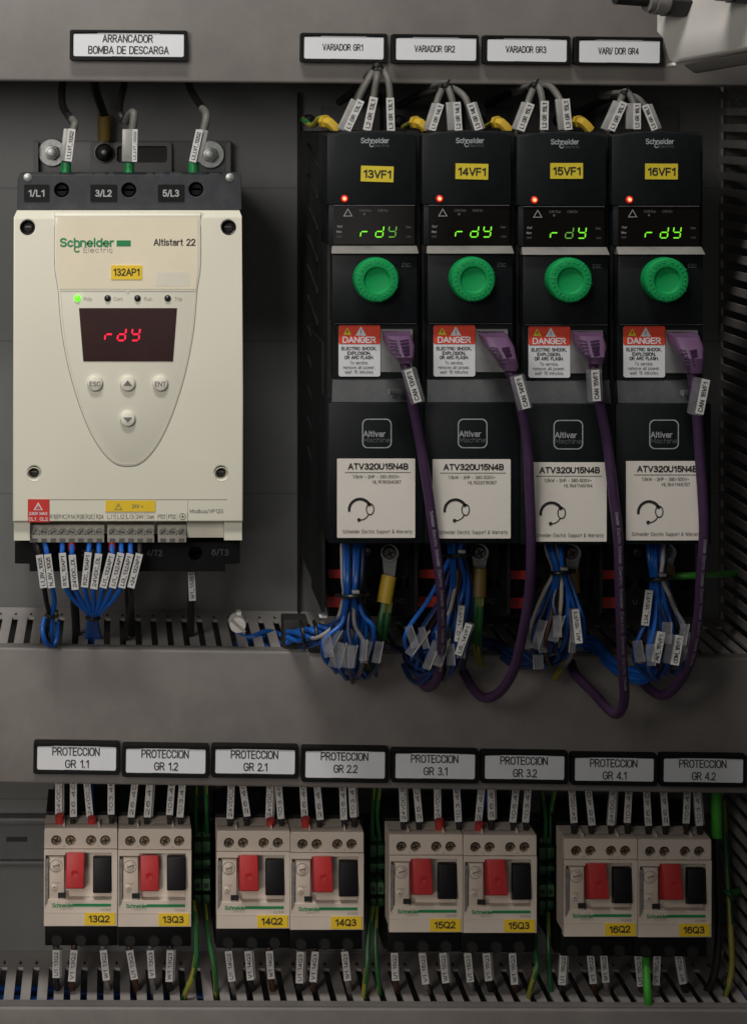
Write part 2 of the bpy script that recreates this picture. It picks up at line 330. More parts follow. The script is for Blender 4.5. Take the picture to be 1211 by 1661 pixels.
M = {}
M['duct'] = mat('duct_grey_pvc', (0.35, 0.322, 0.305), 0.55, 0.12, 30, 0.2, 1400, dust=.04)  # slotted walls paler than the covers; missing light is put into their colour
M['ductlid'] = mat('duct_cover_grey_pvc', (0.176, 0.16, 0.15), 0.48, 0.15, 14, 0.25, 1200, dust=0.16)
M['ivory'] = mat('ivory_plastic', (0.75, 0.72, 0.60), 0.45, 0.04, 12, 0.18, 1600, dust=.05)
M['ivory2'] = mat('ivory_panel_plastic', (0.75, 0.725, 0.61), 0.42, 0.02, 12, 0.06, 1600)
M['cream'] = mat('cream_insert', (0.77, 0.69, 0.53), 0.42, 0.05, 18, 0.05, 1600)
M['oldlabel'] = mat('faded_sticker', (0.69, 0.65, 0.54), 0.6, 0.06, 60)
M['slate'] = mat('slate_black_plastic', (0.03, 0.033, 0.039), 0.5, 0.18, 30, 0.15, 1500, spec=.35, dust=0.08)
M['black'] = mat('black_plastic', (0.006, 0.0061, 0.0065), 0.5, 0.2, 30, 0.2, 1500, spec=.18)
M['drive'] = mat('drive_black_plastic', (0.0048, 0.0066, 0.0078), 0.45, 0.15, 25, 0.25, 1800, spec=.26, dust=0.008)
M['driveside'] = mat('drive_side_plastic', (0.008, 0.0085, 0.0085), 0.55, 0.25, 20, 0.25, 1500, spec=.24, dust=0.03)
M['drivegrey'] = mat('dark_grey_plastic', (0.042, 0.044, 0.047), 0.5, 0.15, 30, 0.2, 1500, spec=.35, dust=0.1)
M['trim'] = mat('dusty_grey_trim', (0.2, 0.195, 0.18), 0.55, 0.25, 45, 0.3, 1200, dust=0.5)
M['glassblack'] = mat('display_window', (0.006, 0.005, 0.004), 0.12, 0.1, 30)
M['redwin'] = mat('red_display_window', (0.03, 0.009, 0.008), 0.16, 0.3, 30)
M['white'] = mat('white_paper', (0.68, 0.695, 0.72), 0.6, 0.03, 50)
M['whitewarm'] = mat('rating_label_paper', (0.76, 0.71, 0.645), 0.55, 0.03, 40)
M['marker'] = mat('marker_paper', (0.56, 0.55, 0.535), 0.5, 0.08, 60)
M['ink'] = mat('black_ink', (0.016, 0.015, 0.015), 0.6, 0)
M['inkgrey'] = mat('grey_ink', (0.16, 0.15, 0.14), 0.6, 0)
M['inkwhite'] = mat('silver_ink', (0.34, 0.36, 0.37), 0.5, 0.2, 200)
M['inkdim'] = mat('dim_silver_ink', (0.1, 0.105, 0.11), 0.5, 0.2, 200)
M['inkfaint'] = mat('faint_ink', (0.35, 0.31, 0.27), 0.6, 0)
M['brandgreen'] = mat('green_ink', (0.015, 0.22, 0.075), 0.5, 0.08, 100)
M['yellow'] = mat('yellow_sticker', (0.82, 0.56, 0.025), 0.5, 0.05, 60)
M['yellow2'] = mat('lemon_sticker', (0.66, 0.53, 0.03), 0.5, 0.05, 60)
M['redst'] = mat('red_sticker', (0.6, 0.035, 0.025), 0.5, 0.06, 60)
M['orangered'] = mat('danger_red', (0.72, 0.06, 0.025), 0.5, 0.05, 60)
M['redbtn'] = mat('red_plastic', (0.45, 0.024, 0.026), 0.45, 0.14, 40, 0.2, 1500, dust=.06)
M['blackbtn'] = mat('black_button_plastic', (0.007, 0.006, 0.0075), 0.45, 0.2, 40, 0.2, 1500, spec=.25)
M['knob'] = mat('green_plastic', (0.004, 0.275, 0.072), 0.55, 0.05, 40, 0.12, 1500, spec=.25)
M['knobdot'] = mat('green_raised_dots', (0.02, 0.38, 0.13), 0.4, 0, spec=.4)  # highlight on the raised dots and lines put into a lighter green
M['breaker'] = mat('breaker_cream_plastic', (0.64, 0.555, 0.47), 0.5, 0.07, 40, 0.2, 1500, dust=0.12)
M['breaker2'] = mat('breaker_face_plastic', (0.6, 0.515, 0.43), 0.5, 0.1, 60, 0.2, 1500, dust=0.25)
M['smoke'] = mat('worn_clear_cover', (0.3, 0.28, 0.26), 0.35, 0.4, 250, 0.4, 900, alpha=0.75)
M['termgrey'] = mat('terminal_grey_plastic', (0.48, 0.45, 0.39), 0.5, 0.08, 60, 0.15, 1200)
M['steel'] = mat('zinc_steel', (0.36, 0.37, 0.36), 0.42, 0.18, 120, 0.2, 900, metal=0.75)
M['steeldark'] = mat('dark_steel', (0.16, 0.15, 0.14), 0.45, 0.3, 150, 0.2, 900, metal=0.8)
M['bronze'] = mat('bronze_screw', (0.3, 0.23, 0.15), 0.4, 0.35, 200, 0.2, 900, metal=0.7)
M['hole'] = mat('screw_recess', (0.012, 0.011, 0.01), 0.7, 0.2, 80)
M['bracket'] = mat('painted_bracket', (0.085, 0.086, 0.086), 0.5, 0.15, 40, 0.2, 1000)
M['cableblack'] = mat('black_cable', (0.012, 0.011, 0.01), 0.45, 0.2, 60, 0.1, 900)
M['cablegrey'] = mat('grey_cable', (0.115, 0.11, 0.1), 0.55, 0.15, 60, 0.2, 900)
M['blue'] = mat('blue_wire', (0.01, 0.105, 0.44), 0.38, 0.12, 60)
M['darkblue'] = mat('dark_blue_wire', (0.012, 0.03, 0.1), 0.4, 0.2, 60)
M['whitewire'] = mat('white_wire', (0.5, 0.46, 0.42), 0.45, 0.1, 60)
M['brown'] = mat('brown_wire', (0.06, 0.024, 0.013), 0.45, 0.2, 60)
M['greywire'] = mat('grey_wire', (0.16, 0.15, 0.15), 0.45, 0.2, 60)
M['purple'] = mat('violet_cable', (0.058, 0.027, 0.072), 0.5, 0.14, 70, 0.3, 500, spec=.3, dust=.03)
M['plug'] = mat('violet_plug', (0.125, 0.062, 0.132), 0.52, 0.1, 60, 0.25, 1000, spec=.3, dust=.05)
M['purpledark'] = mat('violet_groove', (0.04, 0.015, 0.05), 0.5, 0)
M['port'] = mat('grey_port', (0.25, 0.25, 0.25), 0.45, 0.15, 60, metal=0.3)
M['earthyellow'] = mat('yellow_wire', (0.25, 0.23, 0.025), 0.45, 0.15, 60)
M['earthgreen'] = mat('green_wire', (0.014, 0.1, 0.025), 0.45, 0.15, 60)
M['sleeveyellow'] = mat('yellow_sleeve', (0.52, 0.34, 0.025), 0.5, 0.14, 60, 0.2, 700, dust=.05)
M['sleevebrown'] = mat('ochre_sleeve', (0.16, 0.1, 0.02), 0.5, 0.12, 60, 0.2, 700)
M['ferrgreen'] = mat('green_ferrule', (0.01, 0.22, 0.06), 0.4, 0.1, 60)
M['ferrred'] = mat('red_ferrule', (0.36, 0.022, 0.018), 0.45, 0.12, 60)
M['brightgreen'] = mat('bright_green_sleeve', (0.045, 0.3, 0.025), 0.45, 0.12, 60, 0.15, 700)
M['termgreen'] = mat('green_terminal', (0.028, 0.1, 0.04), 0.5, 0.2, 60, 0.2, 900)
M['clear'] = mat('clear_sleeve', (0.34, 0.34, 0.36), 0.12, 0.35, 150, 0.9, 260, alpha=0.22)
M['clearthick'] = mat('frosted_sleeve', (0.3, 0.295, 0.285), 0.3, 0.15, 150, 0.3, 350, alpha=0.9)
M['boxwhite'] = mat('light_grey_box', (0.72, 0.69, 0.65), 0.45, 0.05, 12, 0.12, 900)
M['boxgrey'] = mat('grey_box_lid', (0.24, 0.225, 0.21), 0.5, 0.06, 12, 0.12, 900)
M['glandgrey'] = mat('gland_grey', (0.2, 0.19, 0.18), 0.45, 0.08, 40)
M['lensgreen'] = mat('lit_green_lamp', (0.05, 0.6, 0.02), 0.3, 0, emit=(0.18, 1.0, 0.03), estr=1.1)
M['lensdark'] = mat('unlit_lamp', (0.02, 0.02, 0.02), 0.25, 0)
M['ledred'] = mat('lit_red_lamp', (0.8, 0.1, 0.05), 0.3, 0, emit=(1.0, 0.12, 0.05), estr=6)
M['ledredrim'] = mat('red_lamp_lens', (0.4, 0.02, 0.015), 0.3, 0, emit=(1.0, 0.02, 0.01), estr=0.35)
M['digred'] = mat('lit_red_digits', (0.5, 0, 0.02), 0.4, 0, emit=(1.0, 0.015, 0.05), estr=1.3)
M['diggreen'] = mat('lit_green_digits', (0.1, 0.5, 0.02), 0.4, 0, emit=(0.25, 1.0, 0.03), estr=0.75)
M['diggreendim'] = mat('dim_green_digits', (0.1, 0.3, 0.05), 0.4, 0, emit=(0.2, 0.6, 0.06), estr=0.3)

def panel_material():
    m = mat('painted_back_panel', (0.125, 0.127, 0.125), 0.55, 0.16, 7, 0.2, 700)
    nt = m.node_tree; b = nt.nodes['Principled BSDF']; src = b.inputs['Base Color'].links[0].from_socket
    tc = nt.nodes.new('ShaderNodeTexCoord'); sx = nt.nodes.new('ShaderNodeSeparateXYZ'); nt.links.new(tc.outputs['Object'], sx.inputs[0])
    # thin scribed lines left on the paint every 11 cm
    def lines(sock, period, off, half):
        a = nt.nodes.new('ShaderNodeMath'); a.operation = 'ADD'; a.inputs[1].default_value = off; nt.links.new(sock, a.inputs[0])
        p = nt.nodes.new('ShaderNodeMath'); p.operation = 'PINGPONG'; p.inputs[1].default_value = period / 2; nt.links.new(a.outputs[0], p.inputs[0])
        l = nt.nodes.new('ShaderNodeMath'); l.operation = 'LESS_THAN'; l.inputs[1].default_value = half; nt.links.new(p.outputs[0], l.inputs[0]); return l.outputs[0]
    la = lines(sx.outputs[2], 0.1115, PANEL_LINE, 0.0006)
    mul = nt.nodes.new('ShaderNodeMath'); mul.operation = 'MULTIPLY'; mul.inputs[1].default_value = 0.4; nt.links.new(la, mul.inputs[0])
    mx = nt.nodes.new('ShaderNodeMix'); mx.data_type = 'RGBA'; nt.links.new(mul.outputs[0], mx.inputs[0]); nt.links.new(src, mx.inputs[6]); mx.inputs[7].default_value = (0.03, 0.03, 0.03, 1)
    nt.links.new(mx.outputs[2], b.inputs['Base Color']); return m
PANEL_LINE = (305 - 185) * S   # first scribed line 305 px down
M['panel'] = panel_material()

# ================================================================== large structure
mb = MB(); mb.box(-420, 1640, -380, 1990, -0.012, 0.0, ref=0)
solo('back_panel', mb, M['panel'], 'grey painted metal back panel behind all the devices', 'panel', (180, 185, 0), kind='structure')
XR = (1165 - VX) * S            # left face of the upright duct
XL = (-330 - VX) * S            # ducts run out of the picture on the left

def duct(label, yfront_top, yfront_bot, wf, slope, pitch, slotw, slot0, s_in, s_out, top_slots=True, comb_under=False):
    """horizontal slotted trunking: top wall with open slots, bottom wall, clip-on cover in front"""
    t = Thing('cable_duct', label, 'cable duct', (180, yfront_top, 0), 'grey slotted cable ducts')
    kk = k(wf); zt = Z0 - (yfront_top - VY) * kk; zb = Z0 - (yfront_bot - VY) * kk; th = 0.002
    def wall(z0, z1):
        m = MB(); m.wbox(XL, XR, 0.0, s_in, z0, z1); m.wbox(XL, XR, s_out, wf - 0.004, z0, z1)
        x = XL + ((slot0 - XL) % pitch) - pitch
        while x < XR:
            a, b = max(x + slotw / 2, XL), min(x + pitch - slotw / 2, XR)
            if b > a: m.wbox(a, b, s_in, s_out, z0, z1)
            x += pitch
        return m, x
    m, _ = wall(zt - th, zt)
    # break-off notches behind each slot
    x = XL + ((slot0 - XL) % pitch)
    while x < XR - 0.004:
        m.add([(x - 0.0012, -s_in + 0.005, zt + 0.0002), (x + 0.0012, -s_in + 0.005, zt + 0.0002), (x, -s_in + 0.0115, zt + 0.0002)], [(0, 1, 2)], 1); x += pitch
    t.part('slotted_wall', m, [M['duct'], M['hole']])
    m, _ = wall(zb, zb + th); t.part('slotted_wall', m, [M['duct'], M['hole']])
    m = MB(); m.wbox(XL, XR - 0.0005, wf - 0.004, wf, zb - 0.0015, zt + 0.0012, bev=0.0018, seg=3)
    m.wbox(XL, XR - 0.0005, wf - 0.011, wf - 0.0042, zt + 0.0001, zt + 0.0013)
    t.part('cover', m, [M['ductlid']])
    t.o.rotation_euler.y = slope
    return t
duct('top grey cable duct carrying the pump and variator name plates', -130, 128.5, 0.12, 0.0078, 0.0113, 0.0045, 0.003, 0.03, 0.105)
duct('middle grey cable duct below the starter, carrying the eight protection name plates', 1056, 1270, 0.11, 0.0145, 0.01095, 0.0044, (71 - VX) * 0.000431, 0.026, 0.102)
duct('bottom grey cable duct under the row of breakers, blue wires inside', 1638, 1800, 0.09, 0.004, 0.01152, 0.0047, (30 - VX) * 0.000435, 0.026, 0.0865)

# upright duct on the right: its left wall is a comb of level slots
t = Thing('cable_duct', 'upright grey cable duct with level slots at the right edge', 'cable duct', (1165, 900, 0), 'grey slotted cable ducts')
m = MB(); zt, zb = Z0 + 0.16, Z0 - 0.80; wf = 0.118
m.wbox(XR, XR + 0.002, 0, 0.005, zb, zt); m.wbox(XR, XR + 0.002, 0.106, wf - 0.004, zb, zt)
z = zt - 0.004
while z > zb + 0.006:
    # each tooth leans outward a little at its free tip, as worn trunking does
    m.hexa([(XR, -0.005, z - 0.0056), (XR + 0.002, -0.005, z - 0.0056), (XR + 0.002, -0.005, z), (XR, -0.005, z)],
           [(XR, -0.106, z - 0.0056), (XR + 0.002, -0.106, z - 0.0056), (XR + 0.002, -0.106, z), (XR, -0.106, z)]); z -= 0.01163
t.part('slotted_wall', m, M['duct'])
m = MB(); m.wbox(XR + 0.06, XR + 0.062, 0, wf - 0.004, zb, zt); t.part('slotted_wall', m, M['duct'])
m = MB(); m.wbox(XR - 0.0015, XR + 0.0635, wf - 0.004, wf, zb, zt, bev=0.0012); t.part('cover', m, M['ductlid'])

# mounting rail behind the breakers
m = MB(); m.box(-330, 1160, 1327, 1338, 0.0005, 0.011, ref=0.01, bev=1.5); m.box(-330, 1160, 1338, 1397, 0.0005, 0.006, ref=0.01); m.box(-330, 1160, 1397, 1405, 0.0005, 0.011, ref=0.01, bev=1.5)
for x in range(-300, 1150, 62): m.box(x, x + 34, 1361, 1369, 0.006, 0.0062, mi=1, ref=0.01)
solo('mounting_rail', m, [M['bracket'], M['hole']], 'dark grey metal mounting rail the breakers are clipped on', 'rail', (100, 1366, 0))

# ================================================================== name plates
def name_plate(kind, label, group, frame, insert, wbase, lines, tilt, cut=True):
    x0, y0, x1, y1 = frame; a0, b0, a1, b1 = insert
    t = Thing('name_plate', label, 'name plate', ((x0 + x1) / 2, (y0 + y1) / 2, wbase), group)
    wf = wbase + 0.0065
    m = MB(); m.plate([rr(x0, y0, x1, y1, 4), rr(a0 + 2, b0 + 2, a1 - 2, b1 - 2, 3)[::-1]], wbase + 0.0002, wf, 1.0)
    m.box(x0 + 4, x1 - 4, y0 + 4, y1 - 4, wbase + 0.0002, wf - 0.0022, ref=wf)
    w_ = a1 - a0
    t.part('holder', m, M['black'])
    m = MB(); o = [(a0, b0 + 4), (a0 + w_ * .22, b0 + 3.2), (a0 + w_ * .23, b0 + 1.5), (a0 + w_ * .77, b0 + 1.2), (a0 + w_ * .78, b0 + 3), (a1, b0 + 3.4), (a1, b1 - 1), (a1 - w_ * .22, b1), (a1 - w_ * .23, b1 - 2), (a0 + w_ * .35, b1 - 2.4), (a0 + w_ * .34, b1 - .6), (a0, b1 - 1)]
    m.poly(o, wf - 0.0021, wf - 0.0008, ref=wf)
    for txt, cx, cy, tw, hh in lines: m.text(txt, cx, cy, tw, hh, wf - 0.0006, 1, 0, 0.006 if hh > 12 else 0.004, ref=wf)
    t.part('paper_insert', m, [M['white'], M['ink']])
    t.o.rotation_euler.y = tilt
    return t
name_plate('a', 'wide white name plate ARRANCADOR BOMBA DE DESCARGA on the top duct', 'name plates on the top duct', (113, 48, 304, 98), (117, 51, 300, 93), 0.12,
           [('ARRANCADOR', 207, 62, 82, 13), ('BOMBA DE DESCARGA', 208.5, 80.5, 131, 13)], 0.008)
for i, (f, ins, txt, tx, ty) in enumerate((((487, 53, 628, 101), (491, 56, 624, 97), 'VARIADOR GR1', 556, 76), ((635, 55, 776, 103), (640, 58, 774, 99), 'VARIADOR GR2', 705, 78.5),
        ((783, 57, 925, 104), (788, 60, 921, 101), 'VARIADOR GR3', 853, 79.5), ((931, 59, 1075, 105), (937, 62, 1072, 103), 'VARI/ DOR GR4', 1003, 82))):
    name_plate('v', 'white name plate %s on the top duct' % ('reading ' + txt if i < 3 else 'VARI/ DOR GR4 with a damaged letter'), 'name plates on the top duct', f, ins, 0.12, [(txt, tx, ty, 66, 11)], 0.012)
ins8 = [(58, 1209, 190, 1252), (202, 1213, 335, 1257), (347, 1214, 480, 1258), (493, 1217, 626, 1265), (639, 1221, 772, 1266), (784, 1224, 917, 1267), (930, 1228, 1062, 1270), (1074, 1229, 1207, 1272)]
for i, q in enumerate(ins8):
    g = 'GR %d.%d' % (i // 2 + 1, i % 2 + 1); cx = (q[0] + q[2]) / 2
    name_plate('p', 'white name plate PROTECCION %s on the middle duct' % g, 'protection name plates on the middle duct', (q[0] - 4, q[1] - 4, q[2] + 4, q[3] + 5), q, 0.11,
               [('PROTECCION', cx - 1, q[1] + 11, 77, 13.5), (g, cx + 1, q[1] + 31, 39, 13.5)], 0.014)

# ================================================================== soft starter
t = Thing('soft_starter', 'ivory motor soft starter with red rdY display and shield-shaped keypad', 'soft starter', (207, 610, 0))
W = 0.15
m = MB(); m.box(54, 374, 228, 300, 0.001, 0.004, ref=0.004, bev=2); m.box(54, 62, 230, 300, 0.004, 0.012, ref=0.012); m.box(366, 374, 230, 300, 0.004, 0.012, ref=0.012)
br = t.part('mounting_bracket', m, M['bracket'])
for bx, by in ((84, 247), (341, 250)):
    m = MB(); m.lathe(bx, by, [(23, 0.0042), (23, 0.0065), (21.5, 0.0072), (12, 0.0072)], 32)
    m.poly([(bx + 12.5 * math.cos(R(60 * i + 14)), by + 12.5 * math.sin(R(60 * i + 14))) for i in range(6)], 0.0072, 0.0125, bev=1.2)
    m.lathe(bx, by, [(8.5, 0.0126), (8.5, 0.0129), (7, 0.0133), (0.5, 0.0133)], 20)
    t.part('bolt', m, M['steel'], br)
# earth plate behind the terminals
m = MB(); m.plate([rr(147, 230, 279, 300, 6), rr(190, 237, 271, 263, 5)[::-1]], 0.0045, 0.0085, 1); m.box(189, 272, 236, 264, 0.0042, 0.005, ref=0.0085, mi=1)
t.part('earth_plate', m, [M['bracket'], M['hole']])
# heat sink / body behind the cover
m = MB(); m.box(30, 386, 300, 905, 0.002, 0.07, ref=0.07); t.part('heat_sink', m, M['black'])
# input terminal block
m = MB(); WT = 0.14
m.plate([[(28.5, 290), (31, 283), (391, 283), (391.5, 290), (392, 340), (28, 340)]] + [circ(x, y, 12)[::-1] for x, y in ((100, 308), (209, 308), (318, 307))], WT - 0.014, WT, 1.2)
m.box(29, 391, 284, 340, 0.07, WT - 0.0142, ref=WT)
for x0, x1 in ((34, 78), (78, 96), (122, 150), (152, 170), (176, 184), (238, 248), (252, 268), (276, 296), (340, 356), (362, 388)):
    m.box(x0, x1, 281.5, 284, 0.10, WT - 0.004, ref=WT, mi=1)
for x in (45, 373): m.lathe(x, 287.5, [(7, WT), (7, WT + .0006), (3, WT + .0012)], 12, mi=2)  # bright steel discs added to imitate glints at the block's corners
tb = t.part('terminal_block', m, [M['slate'], M['drivegrey'], M['steel']])
for (x0, x1, s_) in ((39, 80, '1/L1'), (146.5, 190, '3/L2'), (256, 299, '5/L3')):
    m = MB(); m.poly(rr(x0, 299, x1, 327, 2), WT + 0.0001, WT + 0.0006); m.text(s_, (x0 + x1) / 2 - .5, 313, 27, 11.5, WT + 0.0008, 1, 0, 0.02)
    t.part('terminal_mark', m, [M['black'], M['inkwhite']], tb)
for x, y in ((100, 308), (209, 308), (318, 307)):
    m = MB(); m.lathe(x, y, [(11, WT - .008), (9, WT - .006), (0.5, WT - .006)], 20); 
    for a in (20, 110): m.box(x - 8, x + 8, y - 1.6, y + 1.6, WT - .0061, WT - .0055, mi=1, ref=WT)
    t.part('terminal_screw', m, [M['black'], M['hole']], tb)
# ivory cover: chamfered top, four screw holes, shield-shaped cut-out
Lh = [(88, 346), (88, 430), (93.5, 470), (98.5, 530), (109, 590), (124, 645), (143, 695), (163, 730), (185, 752), (207, 757)]
def mirror(L): return L + [(414 - x, y) for x, y in L[::-1][1:]]
def smoothL(L, n=4):
    P = [Vector((*p, 0)) for p in L]; Q = [P[0] * 2 - P[1]] + P + [P[-1] + Vector((P[-1].x - P[-2].x, P[-2].y - P[-1].y, 0))]; o = []
    for i in range(1, len(Q) - 2):
        a, b, c, d = Q[i - 1:i + 3]
        for s in range(n):
            q = s / n; v = 0.5 * ((2 * b) + (c - a) * q + (2 * a - 5 * b + 4 * c - d) * q * q + (3 * b - a - 3 * c + d) * q ** 3); o.append((v.x, v.y))
    return o + [L[-1]]
def inset(o, d):
    cx, cy = 207, 560; res = []; n = len(o)
    for i in range(n):
        a, b = o[i - 1], o[(i + 1) % n]; tx, ty = b[0] - a[0], b[1] - a[1]; l = math.hypot(tx, ty) or 1; nx, ny = -ty / l, tx / l
        if (cx - o[i][0]) * nx + (cy - o[i][1]) * ny < 0: nx, ny = -nx, -ny
        res.append((o[i][0] + nx * d, o[i][1] + ny * d))
    return res
shield = mirror(smoothL(Lh))
holes = [(45, 368, 11.5), (370, 368, 11.5), (55.5, 767, 11), (358.5, 767, 11)]
m = MB(); m.plate([[(22, 352), (392.5, 352), (394.5, 640), (394, 846), (20.5, 846), (21, 640)], inset(shield, -2.2)[::-1]] + [circ(x, y, r)[::-1] for x, y, r in holes], W - 0.006, W, 2.3)
m.hexa([pt(22, 352.6, W - .0006), pt(392.5, 352.6, W - .0006), pt(387, 338, W - .013), pt(29, 338, W - .013)][::-1], [pt(22, 356, W - .006), pt(392.5, 356, W - .006), pt(387, 350, W - .02), pt(29, 350, W - .02)][::-1])
m.box(23, 392, 357, 845, 0.072, W - 0.0062, ref=W)
m.box(29, 387, 341, 357, 0.072, W - 0.0135, ref=W)
cov = t.part('front_cover', m, M['ivory'])
for x, y, r in holes:
    m = MB(); m.lathe(x, y, [(r + .8, W - .0001), (r + .2, W + .0002), (r - 1.2, W - .0008), (r - 2.5, W - .005), (r - 3, W - .0055)], 24); m.lathe(x, y, [(r - 2.6, W - .0058), (r - 4, W - .005), (.5, W - .005)], 18, mi=1)
    m.box(x - 5, x + 5, y - 1.2, y + 1.2, W - .0051, W - .0044, mi=2, ref=W)
    t.part('cover_screw', m, [M['ivory'] if y > 600 else M['hole'], M['hole'], M['steeldark']], cov)
# keypad shield
m = MB(); m.poly(inset(shield, 0.6), W - 0.0055, W + 0.0006, bev=1.5)
m.ring(inset(shield, 3.6), inset(shield, 5.2), W + .0008, mi=1)
kp = t.part('keypad', m, [M['ivory2'], M['oldlabel']])
m = MB(); m.poly([(93, 352), (321, 352), (321, 430), (318, 468.5), (96.5, 468.5), (93, 430)], W + .0007, W + .0011)
m.text('Schneider', 141, 393, 88, 15, W + .0013, 1, 0, 0.025); m.poly(rr(189, 389.5, 212, 399, .5), W + .0011, W + .0014, mi=1)
m.text('Electric', 159, 405, 48, 8.5, W + .0013, 2, 0, 0.0); m.arc(125, 404, 4.2, 40, 330, 2.4, W + .0013, 1)
m.text('Altistart 22', 283, 392.5, 68, 11.5, W + .0013, 3, 0, 0.012)
t.part('brand_insert', m, [M['cream'], M['brandgreen'], M['inkfaint'], M['ink']], kp)
m = MB(); m.box(97, 318, 470.2, 471.8, W + .0006, W + .001); m.poly([(204, 472), (210, 472), (207, 477)], W + .0006, W + .001); t.part('divider_line', m, M['oldlabel'], kp)
m = MB(); m.poly(rr(180, 430, 230.5, 453, 1), W + .0011, W + .0016); m.text('132AP1', 205, 441, 43, 12, W + .0018, 1, 0, 0.012); t.part('device_sticker', m, [M['yellow'], M['ink']], kp)
m = MB(); m.poly(rr(253, 441, 308, 464, 4), W + .0011, W + .0012); t.part('faded_sticker', m, M['oldlabel'], kp)
for i, (x, s_, tw) in enumerate(((125.5, 'Rdy', 14), (174.5, 'Com', 15), (223, 'Run', 13), (272, 'Trip', 12))):
    m = MB(); m.lathe(x, 484, [(5.5, W + .0006), (5.5, W + .001), (4.4, W + .0018), (2, W + .0023), (.3, W + .0024)], 16); m.text(s_, x + 17, 484.5, tw, 6, W + .0008, 1)
    t.part('indicator_lamp', m, [M['lensgreen'] if i == 0 else M['lensdark'], M['inkfaint']], kp, 'lit green indicator lamp' if i == 0 else None)
m = MB(); m.poly([(128, 499.5), (287, 499.5), (280.5, 586), (135, 586)], W + .0006, W + .001)
dsp = t.part('display', m, M['redwin'], kp)
m = MB()
for c, x, wd in (('r', 177, 12), ('d', 197.5, 12), ('y', 220, 12)): m.seg7(c, x, 542, wd, 20, W + .0013, 2.7, 0.12, 0)
t.part('lit_digits', m, M['digred'], kp)
for x, y, s_ in ((154, 622.5, 'ESC'), (207, 622.5, '^'), (260, 622.5, 'ENT'), (207, 680, 'v')):
    m = MB(); m.lathe(x, y, [(14, W + .0003), (14, W + .0009), (12.8, W + .001), (12.6, W + .0006), (12.4, W + .0022), (11, W + .0031), (7, W + .0036), (.5, W + .0038)], 28)
    if s_ == '^': m.poly([(207, 616.5), (214, 625.5), (200, 625.5)], W + .0038, W + .004, mi=1)
    elif s_ == 'v': m.poly([(200, 677), (214, 677), (207, 685)], W + .0038, W + .004, mi=1)
    else: m.text(s_, x, y, 18, 8, W + .004, 1, 0, 0.01)
    t.part('button', m, [M['ivory2'], M['inkgrey']], kp)
# lower label strip and control terminals
m = MB(); m.box(45, 368, 809.6, 810.6, W, W + .0002)
for x in (93, 108, 123, 138, 153, 187, 204, 219, 235, 270, 287, 304): m.box(x, x + .7, 832, 844, W, W + .0002)
m.box(304, 304.7, 811, 845, W, W + .0002)
for s_, x in (('R1B', 87), ('R1C', 101), ('R1A', 116), ('R2B', 131), ('R2C', 146), ('R2A', 162), ('LI1', 180), ('LI2', 196), ('LI3', 211), ('24V', 227), ('Com', 244), ('PTC1', 262), ('PTC2', 279)):
    m.text(s_, x, 838, 12, 7, W + .0002, 1)
m.arc(296, 838, 5, 0, 360, 1, W + .0002, 1); m.box(293, 299, 837.5, 838.5, W + .0001, W + .0003, mi=1); m.box(295.5, 296.5, 835, 841, W + .0001, W + .0003, mi=1)
m.text('Modbus/VP12S', 335, 829, 54, 6.5, W + .0002, 1)
t.part('terminal_legend', m, [M['inkfaint'], M['inkgrey']], cov)
m = MB(); m.poly(rr(45, 810, 80, 847, .5), W + .0002, W + .0006); m.tri_sign(62, 821, 13, W + .0008, 1); m.tri_sign(62, 822, 8, W + .001, 0); m.text('!', 62, 822.5, 1.6, 6, W + .0012, 1)
m.text('230V MAX', 62, 833, 30, 5, W + .0008, 1, 0, .02); m.text('CL1  CL2', 62, 842, 31, 5.5, W + .0008, 1, 0, .02)
t.part('warning_sticker', m, [M['redst'], M['white']], cov)
m = MB(); m.poly(rr(171, 812, 252, 830, .5), W + .0003, W + .0006); m.tri_sign(192, 821.5, 11, W + .0008, 1, 1); m.text('!', 192, 822, 1.2, 5, W + .0008, 1); m.text('24V =', 223, 821, 18, 6.5, W + .0008, 1)
t.part('voltage_sticker', m, [M['yellow'], M['inkgrey']], cov)
m = MB(); m.box(22, 48, 846.2, 879, 0.072, W - .004, ref=W); m.box(364, 393, 846.2, 878.5, 0.072, W - .004, ref=W); m.box(48, 304, 846.5, 878, 0.072, W - .022, ref=W); m.box(304, 363.8, 846.5, 878.5, 0.072, W - .012, ref=W)
t.part('terminal_surround', m, M['ivory'])
for x0, n in ((49, 8), (175, 5), (257, 3)):
    pit = 14.95; x1 = x0 + n * pit; wt = W - .008; m = MB()
    m.box(x0 - 1, x1 + .5, 853, 880, W - .022, wt - .003, ref=wt); m.box(x0 - 1, x1 + .5, 868, 880, wt - .003, wt, bev=.8, ref=wt)
    for i in range(n):
        cx = x0 + pit * (i + .5); m.arc(cx, 863, 6.6, 180, 360, 1.6, wt + .0002, 0, 10)
        m.lathe(cx, 863, [(6.8, wt - .0029), (6.8, wt - .001), (5.8, wt - .001), (5.5, wt - .002)], 16); m.lathe(cx, 863, [(5.2, wt - .0025), (4.6, wt - .0013), (.3, wt - .0013)], 14, mi=1)
        a = R(-25 + 37 * math.sin(i * 2.3 + x0)); dx, dy = 4.2 * math.cos(a), 4.2 * math.sin(a)
        m.slab((cx - dx, 863 - dy, wt - .0012), (cx + dx, 863 + dy, wt - .0012), 1.4, .0002, 2)
        m.box(cx - 4.5, cx + 4.5, 873.5, 879.5, wt - .0002, wt + .0002, mi=3)
    t.part('control_terminal', m, [M['termgrey'], M['steel'], M['hole'], M['inkgrey']])
